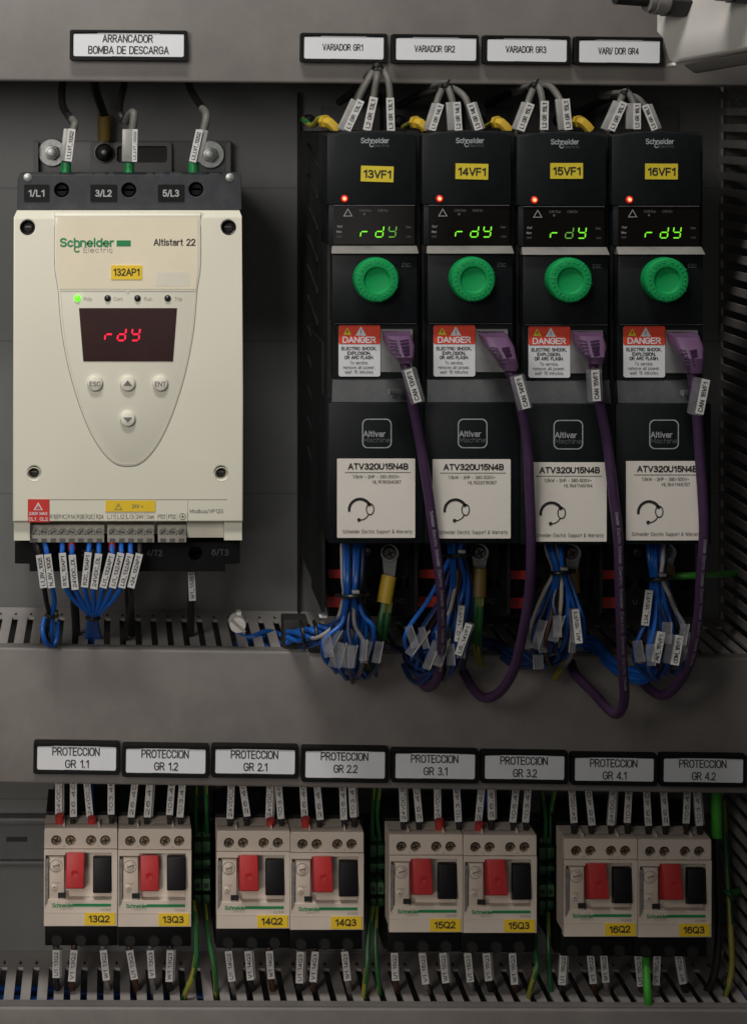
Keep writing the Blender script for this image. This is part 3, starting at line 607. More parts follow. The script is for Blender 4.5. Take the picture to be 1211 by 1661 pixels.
# black output terminals under the cover
m = MB(); WB = .125
m.plate([[(24, 879), (389, 879), (389, 914), (365, 914), (365, 927), (48, 927), (48, 914), (24, 914)]] + [circ(x, 898, 11)[::-1] for x in (101, 209, 317)], WB - .02, WB, 1)
m.box(25, 388, 880, 926, .07, WB - .0203, ref=WB)
m.text('2/T1', 145, 897, 26, 10, WB + .0002, 1); m.text('4/T2', 250, 897, 26, 10, WB + .0002, 1); m.text('6/T3', 357, 896, 27, 10, WB + .0002, 1)
t.part('output_terminal', m, [M['black'], M['inkdim']])

# ---- supply cables and earth lead of the starter
def marked_wire(name, label, cat, group, path, r, wmat, tagp=None, txt='', tw=12, ferr=None, sleeve=None, smat='clear', stripe=None, tmat='marker', base=None, sw=1.35, th=.0012, extra=None):
    t = Thing(name, label, cat, base or path[0], group)
    m = MB(); m.tube(path, r, stripe=stripe, n=12 if r > 5 else 8); t.part('conductor', m, wmat)
    if tagp:
        p0, p1 = tagp
        if sleeve:
            q = sleeve; a = (p0[0] + q, p0[1], p0[2] - .0006); b = (p1[0] + q, p1[1], p1[2] - .0006); ms = MB(); ms.slab(a, b, tw * sw, .0035, back=-.0035, bev=.0006)
            s_ = t.part('marker_sleeve', ms, M[smat]) if txt else None
        else: s_ = None
        blank = not txt and sleeve is not None
        m = MB(); m.slab(p0, p1, tw * (1.15 if blank else 1), th)
        if blank: e = tw * .58 * (1 if sleeve > 0 else -1); m.slab((p0[0] + e, p0[1], p0[2]), (p1[0] + e, p1[1], p1[2]), 1.6, th + .0003, 1)
        if txt: m.slabtext(txt, p0, p1, tw * .56, th + .00015, 1, .86, .015)
        t.part('wire_marker', m, [M['clear' if blank else tmat], M['clearthick' if blank else 'ink']], s_)
    if ferr:
        a, b, fr, fm = ferr; m = MB(); m.tube([a, b], fr, n=14); t.part('ferrule', m, M[fm])
    if extra: extra(t)
    return t
g = 'power cables into the starter'
def L1e(t): m = MB(); m.tube([(117, 193, .118), (121, 199, .125), (120, 206, .128), (112, 230, .128), (107, 262, .126)], 6.3, n=12); t.part('grey_tail', m, M['cablegrey'])
marked_wire('power_cable', 'black bent cable with white marker L1_LVT_132Q2 entering terminal 1/L1', 'cable', g, [(103, 122, .06), (100, 150, .075), (102, 172, .09), (110, 186, .105), (119, 198, .118)], 6.2, M['cableblack'],
            ((110.5, 261, .133), (117, 208.5, .133)), 'L1_LVT_132Q2', 11.5, ((107, 279, .126), (107, 263, .126), 8.6, 'ferrgreen'), -6, 'clearthick', extra=L1e)
def L2e(t): m = MB(); m.tube([(204, 197, .112), (210, 186, .12), (215.5, 182, .125), (217, 190, .128), (214, 215, .128), (209, 262, .126)], 6.6, n=12); t.part('grey_tail', m, M['cablegrey'])
marked_wire('power_cable', 'black hooked cable with edge-on white marker entering terminal 3/L2', 'cable', g, [(204, 122, .06), (198, 150, .08), (193.5, 170, .095), (194.5, 185, .105), (201, 195, .11), (207, 190, .116)], 6.2, M['cableblack'],
            ((218, 262, .133), (219, 209, .133)), 'L2_LVT_132Q2', 8, ((209, 279, .126), (209, 263, .126), 8.6, 'ferrgreen'), -11, 'clearthick', sw=2.4, extra=L2e)
def L3e(t): m = MB(); m.tube([(328, 176, .112), (333, 182, .12), (334, 192, .126), (329, 215, .128), (315, 262, .126)], 6.6, n=12); t.part('grey_tail', m, M['cablegrey'])
marked_wire('power_cable', 'black slanting cable with white marker L3_LVT_132Q2 entering terminal 5/L3', 'cable', g, [(304, 122, .06), (308, 142, .075), (319, 162, .095), (331, 179, .114)], 6.2, M['cableblack'],
            ((312, 262, .133), (323.5, 210, .133)), 'L3_LVT_132Q2', 11.5, ((314, 279, .126), (314, 263, .126), 8.6, 'ferrgreen'), 7, 'clearthick', extra=L3e)
t = Thing('earth_cable', 'dark earth cable with ochre sleeve bolted to the plate behind the starter', 'cable', (170, 190, .01))
m = MB(); m.tube([(152, 122, .05), (156, 150, .04), (164, 172, .028), (170, 190, .02)], 7, n=12); t.part('conductor', m, M['cableblack'])
m = MB(); m.tube([(169, 186, .02), (169.5, 226, .016)], 11, n=16); t.part('heat_shrink_sleeve', m, M['sleevebrown'])
m = MB(); m.plate([circ(169, 247, 17, 28), circ(169, 247, 6)[::-1]], .0086, .0105, 1); m.box(163, 176, 222, 236, .0087, .0104)
lug = t.part('ring_lug', m, M['steeldark'])
m = MB(); m.lathe(169, 247, [(15, .0105), (15, .0125), (12, .0135), (9.5, .0135)], 24); m.poly([(169 + 11 * math.cos(R(60 * i)), 247 + 11 * math.sin(R(60 * i))) for i in range(6)], .0135, .018, bev=1); m.lathe(169, 247, [(5, .018), (5, .023), (3, .0235), (.3, .0235)], 16, mi=1)
t.part('nut', m, [M['black'], M['steeldark']], lug)

# ---- control wires under the starter
tags = [(64, 71, 'L1_BV_10Q5', 900, 953, 'cableblack'), (77, 84, 'N_BV_10Q5', 899, 953, 'blue'), (101, 106, 'R1C_10AP1', 897, 953, 'blue'), (117, 122, '24VDC_DL', 900, 956, 'blue'), (143, 137, 'R2C_10AP1', 896, 952, 'blue'),
        (160, 152, '24VDC_DL', 898, 955, 'blue'), (181, 167, 'LI1_132AP1', 898, 953, 'blue'), (196, 182, 'LI1_132AP1', 897, 953, 'blue'), (211, 197, 'LI3_132AP1', 898, 953, 'blue'), (226, 212, '+24_132AP1', 898, 953, 'cableblack')]
tx = [56, 71, 101, 116, 146, 161, 182, 197, 212, 227]
for i, (xt, xb, s_, y0, y1, c) in enumerate(tags):
    wt = .146; x0 = tx[i]
    if i < 2: tail = [(xb + 4, 975, .135), (80 + i * 5, 1000, .128), (75 + i * 9, 1030, .12), (84 + i * 5, 1050, .105)]
    elif i < 9: tail = [(xb + (150 - xb) * .25, 970, .138), (152 + (xb - 152) * .22, 994, .128), (150 + (i - 5) * 1.8, 1004, .12), (151 + (i - 5) * 3.2, 1030, .085), (152 + (i - 5) * 3, 1048, .07)]
    else: tail = [(213, 975, .13), (206, 1010, .11), (203, 1040, .08), (203, 1055, .07)]
    nth = {5: ', second from its right', 3: ', fourth from the left'}.get(i, '')
    if i == 6: lab = 'blue control wire with white marker LI1_132AP1, left one of the two so marked'
    elif i == 7: lab = 'blue control wire with white marker LI1_132AP1, right one of the two so marked'
    elif i == 3: lab = 'blue control wire with white marker 24VDC_DL below a red ferrule'
    elif i == 5: lab = 'blue control wire with white marker 24VDC_DL beside the R2C_10AP1 marker'
    else: lab = '%s control wire with white marker %s under the starter' % ('black' if c == 'cableblack' else 'blue', s_)
    marked_wire('control_wire', lab, 'wire', 'control wires under the starter', [(x0, 876, .138), (x0 + (xt - x0) * .6, 890, .142), (xt, y0 + 6, .143), (xb, y1 - 4, .143)] + tail, 4.2, M[c],
                ((xb, y1, wt), (xt, y0, wt)), s_, 11.5, ((x0, 876, .139), (x0 + (xt - x0) * .5, 893, .1405), 6 if i in (3, 6) else 4.5, 'ferrred' if i in (3, 6) else ('cableblack' if i < 2 else 'darkblue')), 0, None)
m = MB(); m.tube([(141, 1002, .128), (150, 1005, .134), (160, 1003, .128)], 3.5, n=8); m.tube([(141, 1002, .128), (150, 998, .115), (160, 1003, .128)], 3.5, n=8)
solo('cable_tie', m, M['cableblack'], 'black cable tie gathering the blue wires under the starter', 'cable tie', (150, 1004, .13))
m = MB(); m.tube([(75, 998, .13), (82, 1001, .138), (93, 999, .13)], 3.2, n=8); m.tube([(75, 998, .13), (84, 994, .12), (93, 999, .13)], 3.2, n=8); m.box(88, 94, 993, 1001, .13, .137, bev=1)
solo('cable_tie', m, M['cableblack'], 'black cable tie round the two wires marked L1_BV and N_BV', 'cable tie', (84, 999, .13))
marked_wire('control_wire', 'lone black wire with dim white marker under terminal 6/T3', 'wire', 'control wires under the starter', [(311, 915, .09), (311, 940, .095), (310, 975, .095), (309, 1020, .075), (309, 1056, .06)], 6, M['cableblack'], ((312, 974, .103), (310, 927, .103)), 'W1_132B1', 11)
for x, y in ((120, 925), (209, 925)):
    nm = 'left' if x < 150 else 'right'
    m = MB(); m.tube([(x, y - 10, .1), (x, y + 40, .1), (x + 3, 1010, .08), (x + 4, 1060, .06)], 7, n=10)
    solo('power_cable', m, M['cableblack'], 'black cable behind the wire markers, %s one leaving the starter into the duct' % nm, 'cable', (x, y, .1), 'black cables leaving the starter')
# loose blue loop below the two left wires
m = MB(); m.tube([(72, 1003, .125), (69, 1022, .13), (74, 1042, .128), (84, 1047, .12), (92, 1036, .118), (93, 1010, .12)], 4.2)
solo('blue_wire', m, M['blue'], 'short loop of blue wire at the duct edge below marker N_BV_10Q5', 'wire', (80, 1040, .12))
# slotted plastic rivet sitting on the duct
t = Thing('slotted_rivet', 'light grey slotted plastic rivet head lying at the middle duct edge', 'rivet', (386, 1014, .10))
m = MB(); m.lathe(386, 1015, [(14, .098), (14, .106), (12.5, .109), (.5, .1098)], 28); m.box(384, 391, 993, 1004, .098, .104); t.part('head', m, M['boxwhite'])
m = MB(); m.slab((374.5, 1005, .1096), (397, 1025, .1096), 5, .0006); t.part('slot', m, M['duct'])

# ================================================================== variable speed drives
WD = 0.20
kd = k(WD)
PITCH = 154.4
def make_drive():
    t = Thing('variable_speed_drive', 'x', 'drive', (610, 560, 0), 'black variable speed drives')
    # finned body: left side seen, with a few slanted vents
    m = MB(); m.box(532, 683, 216, 882, .004, .186, ref=.19, bev=1); m.box(532, 683, 882, 1002, .004, .10, ref=.19)
    m.box(526, 531.5, 560, 1003, .10, .165, ref=.18); m.box(483, 486, 150, 1000, .0, .008, ref=.006)
    X = (532 - VX) * k(.19)
    for j in range(11):
        z = Z0 - .02 - j * .021
        m.hexa([(X - .0012, -.07, z), (X + .0005, -.07, z), (X + .0005, -.07, z - .0025), (X - .0012, -.07, z - .0025)], [(X - .0012, -.13, z - .012), (X + .0005, -.13, z - .012), (X + .0005, -.13, z - .0145), (X - .0012, -.13, z - .0145)])
    for x in (545, 585, 625, 662): m.box(x, x + 22, 212, 216.5, .12, .18, ref=.19)
    t.part('body', m, M['driveside'])
    m = MB(); m.box(522, 700, 172, 230, .001, .005, ref=.005); t.part('mounting_flange', m, M['bracket'])
    # upper cover with an arched top
    top = [(530, 219), (548, 216.5), (560, 214), (585, 212), (615, 211), (645, 212), (664, 214.5), (675, 219)]
    m = MB(); m.poly(top + [(675, 331), (530, 331)], .15, .196, bev=2.2); m.box(533, 673, 331.4, 397, .15, .1945, bev=.8)
    up = t.part('upper_cover', m, M['drive'])
    m = MB(); m.text('Schneider', 608, 227.5, 46, 9, .1963, 0, 0, .015); m.text('Electric', 618, 235.5, 26, 5, .1963, 1); m.arc(602.5, 234.5, 3, 40, 330, 1.6, .1963, 0)
    t.part('printed_emblem', m, [M['inkwhite'], M['inkdim']], up)
    m = MB(); m.lathe(559, 322, [(6, .1962), (6, .1966), (4.5, .1974), (3.2, .1976)], 16); m.lathe(559, 322, [(3.1, .1976), (2.6, .198), (1, .1983), (.2, .1983)], 12, mi=1)
    t.part('status_lamp', m, [M['ledredrim'], M['ledred']], up)
    # display window
    m = MB(); m.box(541, 672, 333, 396, .1946, .1952); m.box(541, 672, 332.2, 333.2, .1946, .1962, mi=2)
    m.tri_sign(564, 344, 13, .1956, 1, 1.3); m.text('CAN Run', 592, 341, 19, 4.5, .1954, 2); m.text('CAN Err', 621, 341, 17, 4.5, .1954, 2); m.arc(590.5, 347, 1.2, 0, 360, 1.4, .1954, 2, 8)
    for s_, x, y in (('Ref', 551, 367), ('Mon', 550, 375.5), ('Conf', 550, 383), ('Rem', 662, 368), ('Loc', 663, 383)): m.text(s_, x, y, 8, 4, .1954, 1 if x < 600 and y < 380 else 2)
    d = t.part('display', m, [M['glassblack'], M['inkwhite'], M['inkdim']])
    # sloped, dusty ledge
    m = MB(); m.hexa([pt(537, 411, .18), pt(679, 411, .18), pt(674, 397.5, .18), pt(540, 397.5, .18)], [pt(537, 411, .2045), pt(679, 411, .2045), pt(676, 398.5, .1955), pt(538, 398.5, .1955)], 0, .0005)
    t.part('ledge', m, M['trim'])
    m = MB(); m.box(539, 677, 411.6, 524, .16, .2, bev=2); m.box(541, 676, 524.3, 525.3, .16, .2002, mi=1)
    kpn = t.part('keypad_panel', m, [M['drive'], M['drivegrey']])
    m = MB(); m.text('ESC', 659, 429.5, 14, 6.5, .2003, 0); t.part('key_print', m, M['inkdim'], kpn)
    m = MB(); m.lathe(610.5, 454, [(36.5, .2002), (36.5, .2075), (35.5, .209), (33.5, .2098), (24, .2105), (21.5, .2102), (19, .2088), (10, .208), (.5, .2078)], 56)
    for j in range(24):
        a = R(15 * j + 5)
        if j % 4 == 1: m.slab((610.5 + 24.5 * math.cos(a), 454 + 24.5 * math.sin(a), .2102), (610.5 + 35.5 * math.cos(a), 454 + 35.5 * math.sin(a), .2092), 1.1, .0006, 1)
        else: m.lathe(610.5 + 28.5 * math.cos(a), 454 + 28.5 * math.sin(a), [(1.2, .2098), (1.1, .2106), (.4, .2109)], 8, mi=1)
    t.part('knob', m, [M['knob'], M['knobdot']])
    # recess with port and danger sticker
    m = MB(); m.box(539, 677, 525.6, 613, .15, .1955)
    rc = t.part('recess_panel', m, M['drive'])
    m = MB(); m.box(617, 668, 533, 536.5, .1957, .1980, ref=.1955); m.box(617, 668, 536.5, 603, .1957, .1963, ref=.1955); m.box(662, 668, 536.5, 560, .1963, .1980, ref=.1955)
    t.part('port', m, M['port'], rc)
    m = MB(); P = rr(549, 527, 616.5, 610.5, 3.5); m.poly(P, .1957, .1962)
    m.poly(rr(549, 527, 616.5, 558, 3.2), .1962, .1964, 1)
    m.tri_sign(563, 537, 12, .1966, 2); m.tri_sign(585, 536.5, 15, .1966, 0); m.text('!', 585, 538.5, 1.6, 8, .1968, 3)
    m.flat([(564.2, 533), (561, 538), (563, 538), (561.8, 541.5), (565, 536.6), (563, 536.6)], .1968, 3)
    m.text('DANGER', 582.5, 551, 54, 10.5, .1966, 0, 0, .02)
    for s_, y, tw in (('ELECTRIC SHOCK,', 565, 57), ('EXPLOSION,', 572.5, 38), ('OR ARC FLASH.', 579.5, 47)): m.text(s_, 582, y, tw, 5.6, .1964, 3, 0, .02)
    for s_, y, tw in (('To service,', 588, 30), ('remove all power,', 595.5, 52), ('wait 15 minutes', 603, 46)): m.text(s_, 582, y, tw, 5.6, .1964, 4, 0, .005)
    t.part('danger_sticker', m, [M['white'], M['orangered'], M['yellow2'], M['ink'], M['inkgrey']], rc)
    # sloped band and lower door
    m = MB(); m.hexa([pt(539, 652, .16), pt(680, 652, .16), pt(680, 613.5, .16), pt(539, 613.5, .16)], [pt(538, 652, .203), pt(681, 652, .203), pt(680, 613.6, .1945), pt(539, 613.6, .1945)])
    t.part('sloped_band', m, M['drivegrey'])
    m = MB(); m.box(533, 688, 653, 882, .14, .2055, bev=2.5); dr = t.part('lower_door', m, M['drive'])
    m = MB(); m.ring(rr(587, 679, 635, 727, 9), rr(588.7, 680.7, 633.3, 725.3, 8), .2058, 0); m.text('Altivar', 607, 703.5, 36, 10, .2058, 0, 0, .012); m.text('Machine', 611, 713.5, 43, 8.5, .2058, 1, 0, .0)
    t.part('printed_emblem', m, [M['inkwhite'], M['inkdim']], dr)
    m = MB(); m.poly(rr(546.5, 744, 673, 872.5, 1.5), .2057, .2062); q = .2064
    m.text('ATV320U15N4B', 613, 756.5, 98, 10.5, q, 1, 0, .025); m.box(559, 665, 765.6, 766.6, .2062, q, mi=2)
    m.text('1.5kW - 2HP - 380-500V~', 610, 773, 77, 5.5, q, 2, 0, .01)
    # headset pictogram
    m.arc(583.5, 827, 17.5, 190, 20, 4.2, q, 1, 18, w2=5); m.ring([(600 + 7 * math.cos(R(a)), 826 + 10 * math.sin(R(a))) for a in range(0, 360, 20)], [(600 + 5.2 * math.cos(R(a)), 826 + 8 * math.sin(R(a))) for a in range(0, 360, 20)], q, 1)
    m.arc(584, 829, 14.5, -20, -88, 1.8, q, 1, 10); m.flat(circ(582, 843.3, 3, 10), q + .0001, 1)
    m.text('Schneider Electric Support & Warranty', 612, 862, 113, 6.2, q, 2)
    t.part('rating_label', m, [M['whitewarm'], M['ink'], M['inkgrey']], dr)
    # terminal field below the door
    m = MB(); WL = .14
    m.plate([[(533, 876), (686, 876), (686, 1000), (533, 1000)]] + [circ(x, 897, 10)[::-1] for x in (596, 634)] + [circ(x, 945, 11)[::-1] for x in (575, 605, 640, 668)], WL - .012, WL, 1); m.box(534, 685, 877, 999, .09, WL - .0122, ref=WL)
    m.text('U  V  W  PC', 620, 975, 70, 8, WL + .0003, 1)
    tf = t.part('terminal_block', m, [M['black'], M['inkdim']])
    m = MB(); m.lathe(596, 897, [(9, WL - .009), (8, WL - .006), (.4, WL - .005)], 16); m.slab((590, 894, WL - .0045), (602, 900, WL - .0045), 2, .0005, 1); t.part('terminal_screw', m, [M['steeldark'], M['hole']], tf)
    m = MB(); m.poly(rr(533, 924, 562, 938, 1), WL + .0002, WL + .002); m.poly(rr(531, 968, 563, 985, 1), WL + .0002, WL + .002); m.text('PA/+', 546, 977, 20, 7, WL + .0023, 1)
    t.part('terminal_tag', m, [M['redst'], M['inkdim']], tf)
    return t
d1 = make_drive()
drives = [d1.o] + [copy_tree(d1.o) for _ in range(3)]
pos = ['leftmost of the four', 'second from the left', 'third from the left', 'rightmost, nearest the upright duct']
ser = ['HL1618084087', 'HL1622016087', 'HL1641149164', 'HL1641149157']
dy = [0, 0, 2, 1.5]
for i, o in enumerate(drives):
    o.location = d1.L + Vector((PITCH * i * kd, 0, -dy[i] * kd))
    o['label'] = 'black variable speed drive with green knob and yellow tag %dVF1, %s' % (13 + i, pos[i])
    ch = {c.name.split('.')[0]: c for c in o.children}
    m = MB()
    for q, (c, x, y) in enumerate((('r', 591, 375.3), ('d', 615.5, 375), ('y', 636, 375))): m.seg7(c, x, y, 11.5, 18,   .1956, 1.95, .13, 1 if (i, q) in ((0, 2), (2, 1)) else 0)
    mesh_obj('lit_digits', m, [M['diggreen'], M['diggreendim']], ch['display'] if 'display' in ch else o, d1.L)
    kc = pt(610.5, 454, .2) - d1.L; kc.y = 0
    ch['knob'].matrix_local = Matrix.Translation(kc) @ Matrix.Rotation(R([0, 22, 49, 71][i]), 4, 'Y') @ Matrix.Translation(-kc)
    a = [-1.8, -1.2, 0, -.3][i]; m = MB(); ax = 611.5 + [0, -.5, -.8, -1][i]; ay = 282 - [0, 4, 7, 5.5][i]
    P = [(-26.5, -13), (26.5, -13), (26.5, 12.5), (-26.5, 12.5)]; c_, s_ = math.cos(R(-a)), math.sin(R(-a))
    m.poly([(ax + x * c_ - y * s_, ay + x * s_ + y * c_) for x, y in P], .1962, .1966); m.text('%dVF1' % (13 + i), ax, ay, 46, 13.5, .1968, 1, a, .02)
    mesh_obj('device_sticker', m, [M['yellow2'], M['ink']], ch['upper_cover'], d1.L)
    m = MB(); m.text(ser[i], 627, 781.5, 46, 5.5, .2064, 0, 0, .01)
    rl = [c for c in ch['lower_door'].children if c.name.startswith('rating_label')][0]
    mesh_obj('serial_print', m, [M['inkgrey']], ch['lower_door'], d1.L)
# rating labels sit a little lower / further along on two of them
for i, o in enumerate(drives):
    if i:
        for c in o.children:
            if c.name.startswith('lower_door'):
                for q in c.children:
                    if q.name.startswith(('rating_label', 'serial_print')): q.location.x += [0, -.4, 0, 3][i] * kd; q.location.z -= [0, 1, 4, 2.5][i] * kd

# ---- top: three marked supply cables each, tied together
def tri(n, apex, cables, tagc):
    for j, (path, p0, p1, sl, wd) in enumerate(cables):
        s_ = 'L%d GR %dL1' % (j + 1, 13 + n)
        marked_wire('supply_cable', 'grey supply cable with white marker L%d into the top of drive %dVF1' % (j + 1, 13 + n), 'cable', 'grey supply cables into the drives',
                    path, 5.6, M['cablegrey'], (p0, p1), s_, wd, None, sl, 'clearthick', sw=1.3)
c1 = [([(585, 210, .155), (600, 172, .166), (604, 112, .16)][0:0] or [(562, 220, .16), (572, 190, .165), (584, 155, .168), (598, 128, .168), (607, 113, .16), (600, 122, .148), (578, 160, .11), (562, 195, .07)], (562, 211, .175), (585, 162, .175), -8, 12),
      ([(596, 222, .165), (600, 190, .17), (607, 150, .172), (611, 125, .172), (612, 115, .162), (608, 118, .148), (590, 150, .11), (575, 180, .06)], (594.5, 211, .177), (606, 157, .177), 0, 13),
      ([(633, 222, .165), (633, 190, .17), (632, 150, .17), (628, 126, .168), (618, 111, .162), (608, 113, .15), (586, 150, .11), (566, 185, .06)], (633.5, 212, .176), (632, 158, .176), 0, 12.5)]
tri(0, None, c1, None)
c2 = [([(694, 222, .165), (702, 190, .168), (710, 160, .165), (718, 142, .155), (712, 143, .13), (690, 150, .09), (680, 155, .05)], (700, 211, .174), (714, 168, .174), -6, 11),
      ([(741, 222, .165), (739, 190, .168), (731, 155, .166), (722, 136, .158), (708, 138, .13), (690, 146, .08)], (743, 211, .174), (740, 165, .174), -9, 12),
      ([(775, 222, .165), (766, 195, .168), (755, 160, .164), (738, 145, .155), (722, 142, .135), (700, 146, .08)], (776, 210, .174), (762, 167, .174), 3, 13)]
tri(1, None, c2, None)
c3 = [([(838, 222, .165), (848, 190, .168), (858, 160, .166), (865, 142, .156), (858, 142, .13), (835, 152, .08)], (843, 211, .174), (860, 167, .174), -5, 13),
      ([(881, 222, .165), (881, 185, .168), (878, 155, .166), (870, 136, .158), (855, 141, .13), (832, 146, .08)], (881.5, 210, .174), (882.5, 163, .174), 0, 13),
      ([(922, 222, .165), (917, 190, .168), (908, 162, .166), (894, 142, .156), (880, 140, .14), (850, 144, .08)], (921, 210, .174), (916, 160, .174), -7, 13)]
tri(2, None, c3, None)
c4 = [([(985, 222, .165), (995, 190, .168), (1005, 165, .164), (1010, 152, .154), (1000, 155, .12), (975, 157, .08)], (990, 211, .174), (1011, 165, .174), -8, 12),
      ([(1032, 222, .165), (1031, 190, .168), (1027, 165, .166), (1016, 149, .156), (1004, 151, .13), (975, 151, .08)], (1032, 209, .174), (1032, 167, .174), -9, 12),
      ([(1070, 222, .165), (1060, 195, .168), (1048, 175, .165), (1034, 160, .156), (1020, 156, .14), (985, 160, .08)], (1061, 210, .176), (1045, 170, .176), 6, 11)]
tri(3, None, c4, None)
for n, (x, y, wd) in enumerate(((611, 110, .163), (722, 141, .158), (866, 140, .156), (1012, 154, .155))):
    m = MB(); m.tube([(x - 8, y + 3, wd), (x - 2, y - 6, wd + .006), (x + 8, y - 3, wd + .004), (x + 9, y + 3, wd - .01), (x - 4, y + 6, wd - .012), (x - 8, y + 3, wd)], 2.6, n=8); m.tube([(x + 1, y - 4, wd + .005), (x + 7, y - 12, wd + .008)], 1.7, n=6); m.box(x - 3, x + 5, y - 7, y, wd + .004, wd + .008, bev=1)
    solo('cable_tie', m, M['cableblack'], 'black cable tie bunching the grey cables above drive %dVF1' % (13 + n), 'cable tie', (x, y, wd), 'cable ties above the drives')
    # black gland clamp behind the bunch
    m = MB(); m.tube([(x - 60, y + 55, .03), (x - 40, y + 40, .07), (x - 20, y + 20, .11), (x - 4, y + 4, .15)] if n == 0 else [(x - 75, y + 30, .02), (x - 30, y + 6, .08), (x - 4, y + 2, .14)], 7, n=10)
    solo('power_cable', m, M['cableblack'], 'black sheathed cable feeding the bunch above drive %dVF1' % (13 + n), 'cable', (x - 40, y + 40, .06), 'black sheathed cables behind the drives')
# earth lugs on the top left corners
for n, (x, y) in enumerate(((537, 201), (684, 202), (816, 202), (948, 201))):
    t = Thing('earth_wire', 'yellow-green earth wire with yellow sleeve at the top left of drive %dVF1' % (13 + n), 'wire', (x, y, .15), 'earth wires on top of the drives')
    m = MB(); m.tube([(x - 46, y - 8, .10), (x - 40, y - 3, .11), (x - 30, y + 2, .125), (x - 20, y - 8, .14), (x - 8, y - 10, .15), (x + 2, y - 2, .155)] if n == 0 else [(x - 30, y + 4, .10), (x - 18, y - 2, .125), (x - 6, y - 8, .145), (x + 2, y - 2, .155)], 5, stripe=(0, 1, 2), n=8)
    t.part('conductor', m, [M['earthyellow'], M['earthgreen']])
    m = MB(); m.tube([(x - 13, y - 4, .153), (x - 2, y - 2, .158), (x + 9, y + 10, .158)], 8, n=7, sub=2); m.tube([(x - 13, y - 4, .153), (x - 8, y - 4, .156)], 10.5, n=7); t.part('sleeve', m, M['sleeveyellow'])
    m = MB(); m.lathe(x - 34, y - 6, [(10, .08), (10, .09), (8, .094), (.5, .095)], 20); t.part('clamp_screw', m, M['black'])

# ---- violet bus cables
def can(n, plug, pw, path, tagp, txt, sl, printfrom):
    t = Thing('bus_cable', 'violet bus cable with moulded plug and marker CAN %dVF1 hanging from drive %dVF1' % (13 + n, 13 + n), 'cable', (plug[0], plug[1], .2), 'violet bus cables')
    m = MB(); m.tube([path[0]] + [(x_ + 1.1 * math.sin(i_ * 2.3 + n), y_, w_) for i_, (x_, y_, w_) in enumerate(path)][1:], 8.1, n=16, sub=8)
    P = m.path
    # white printed line along the sheath
    if printfrom:
        a, b = printfrom; i0 = int(len(P) * a); i1 = int(len(P) * b); i = i0; j = 0; words = ['Schneider', 'Electric']
        while i < i1 - 3:
            A, B = P[i], P[i + 3]; d = (B - A).normalized(); nn = Vector((0, -1, 0)); nn = (nn - d * nn.dot(d)).normalized(); up = nn.cross(d)
            c = (A + B) / 2 + nn * (8.1 * k(.2) + .0003); Lh = (B - A).length * .86
            for q, (vs, fs) in enumerate(strokes(words[j % 2], Lh, 5.5 * k(.2), 0)): m.add([c + d * vx + up * vy + nn * (1.5e-5 * (q % 4)) for vx, vy in vs], fs, 1)
            i += 3; j += 1
    t.part('sheath', m, [M['purple'], M['inkwhite']])
    x, y = plug; ex, ey, ew = path[0]
    m = MB(); bm = bmesh.new()
    # moulded plug body: wide block narrowing into the ribbed neck
    secs = [(x + 1, y - 25, .196, 20, .006), (x + 1, y - 21, .207, 21.5, .012), (x + (ex - x) * .35, y - 4, .213, 22.5, .0135), (x + (ex - x) * .7, y + 13, .2195, 17, .012), (ex, ey - 9, .221, 13.5, .0095), (ex + .5, ey - 3, .2215, 12, .0085), (ex + .5, ey - 1, .2215, 9, .006)]
    rings = []
    for cx, cy, wd, hw, dp in secs:
        c = pt(cx, cy, wd); rx = hw * k(wd); r_ = []
        for a in range(20):
            an = 2 * math.pi * a / 20; ca, sa = math.cos(an), math.sin(an); e = 0.44
            r_.append(bm.verts.new((c.x + rx * math.copysign(abs(ca) ** e, ca), c.y + dp * math.copysign(abs(sa) ** e, sa), c.z + .0006 * sa)))
        rings.append(r_)
    for a, b in zip(rings, rings[1:]):
        for i in range(20): bm.faces.new((a[i], a[(i + 1) % 20], b[(i + 1) % 20], b[i]))
    bm.faces.new(rings[0][::-1]); bm.faces.new(rings[-1]); bmesh.ops.recalc_face_normals(bm, faces=bm.faces); m.bm(bm)
    # strain relief grooves
    def sec(yy):
        for a_, b_ in zip(secs, secs[1:]):
            if a_[1] <= yy <= b_[1]:
                f = (yy - a_[1]) / (b_[1] - a_[1]); return [u + (v - u) * f for u, v in zip(a_, b_)]
        return list(secs[-1])
    yb = secs[4][1]
    for j in range(5):
        cx, cy, wd, hw, dp = sec(yb - 3 - (4 - j) * 5.6)
        for s_ in (-1, 1):
            m.slab((cx + s_ * 2.5, cy, wd + dp - .0004), (cx + s_ * hw * .72, cy - 2.2, wd + dp * .9 - .0002), 2.7, .0009, 1)
    t.part('plug', m, [M['plug'], M['purpledark']])
    # marker in a clear sleeve
    p0, p1 = tagp; ms = MB(); q0 = (p0[0] + sl, p0[1] + 3, p0[2]); q1 = (p1[0] + sl, p1[1] - 1, p1[2]); ms.slab(q0, q1, 25, .005, back=-.0052, bev=.0014)
    s_ = t.part('marker_sleeve', ms, M['clear'])
    m = MB(); m.slab(p0, p1, 13, .0008, back=.0003); m.slabtext(txt, p0, p1, 8, .00125, 1, .86, .012); t.part('cable_marker', m, [M['marker'], M['ink']], s_)
    return t
can(0, (642, 561), 0, [(655, 588, .222), (661, 608, .224), (669, 650, .222), (680, 715, .218), (692, 785, .216), (704, 865, .213), (713, 950, .207), (717, 1030, .19), (712, 1090, .165), (700, 1112, .15), (688, 1112, .135), (676, 1085, .12), (668, 1050, .1)], ((677, 652, .233), (661, 599, .233)), 'CAN 13VF1', 2, (.38, .66))
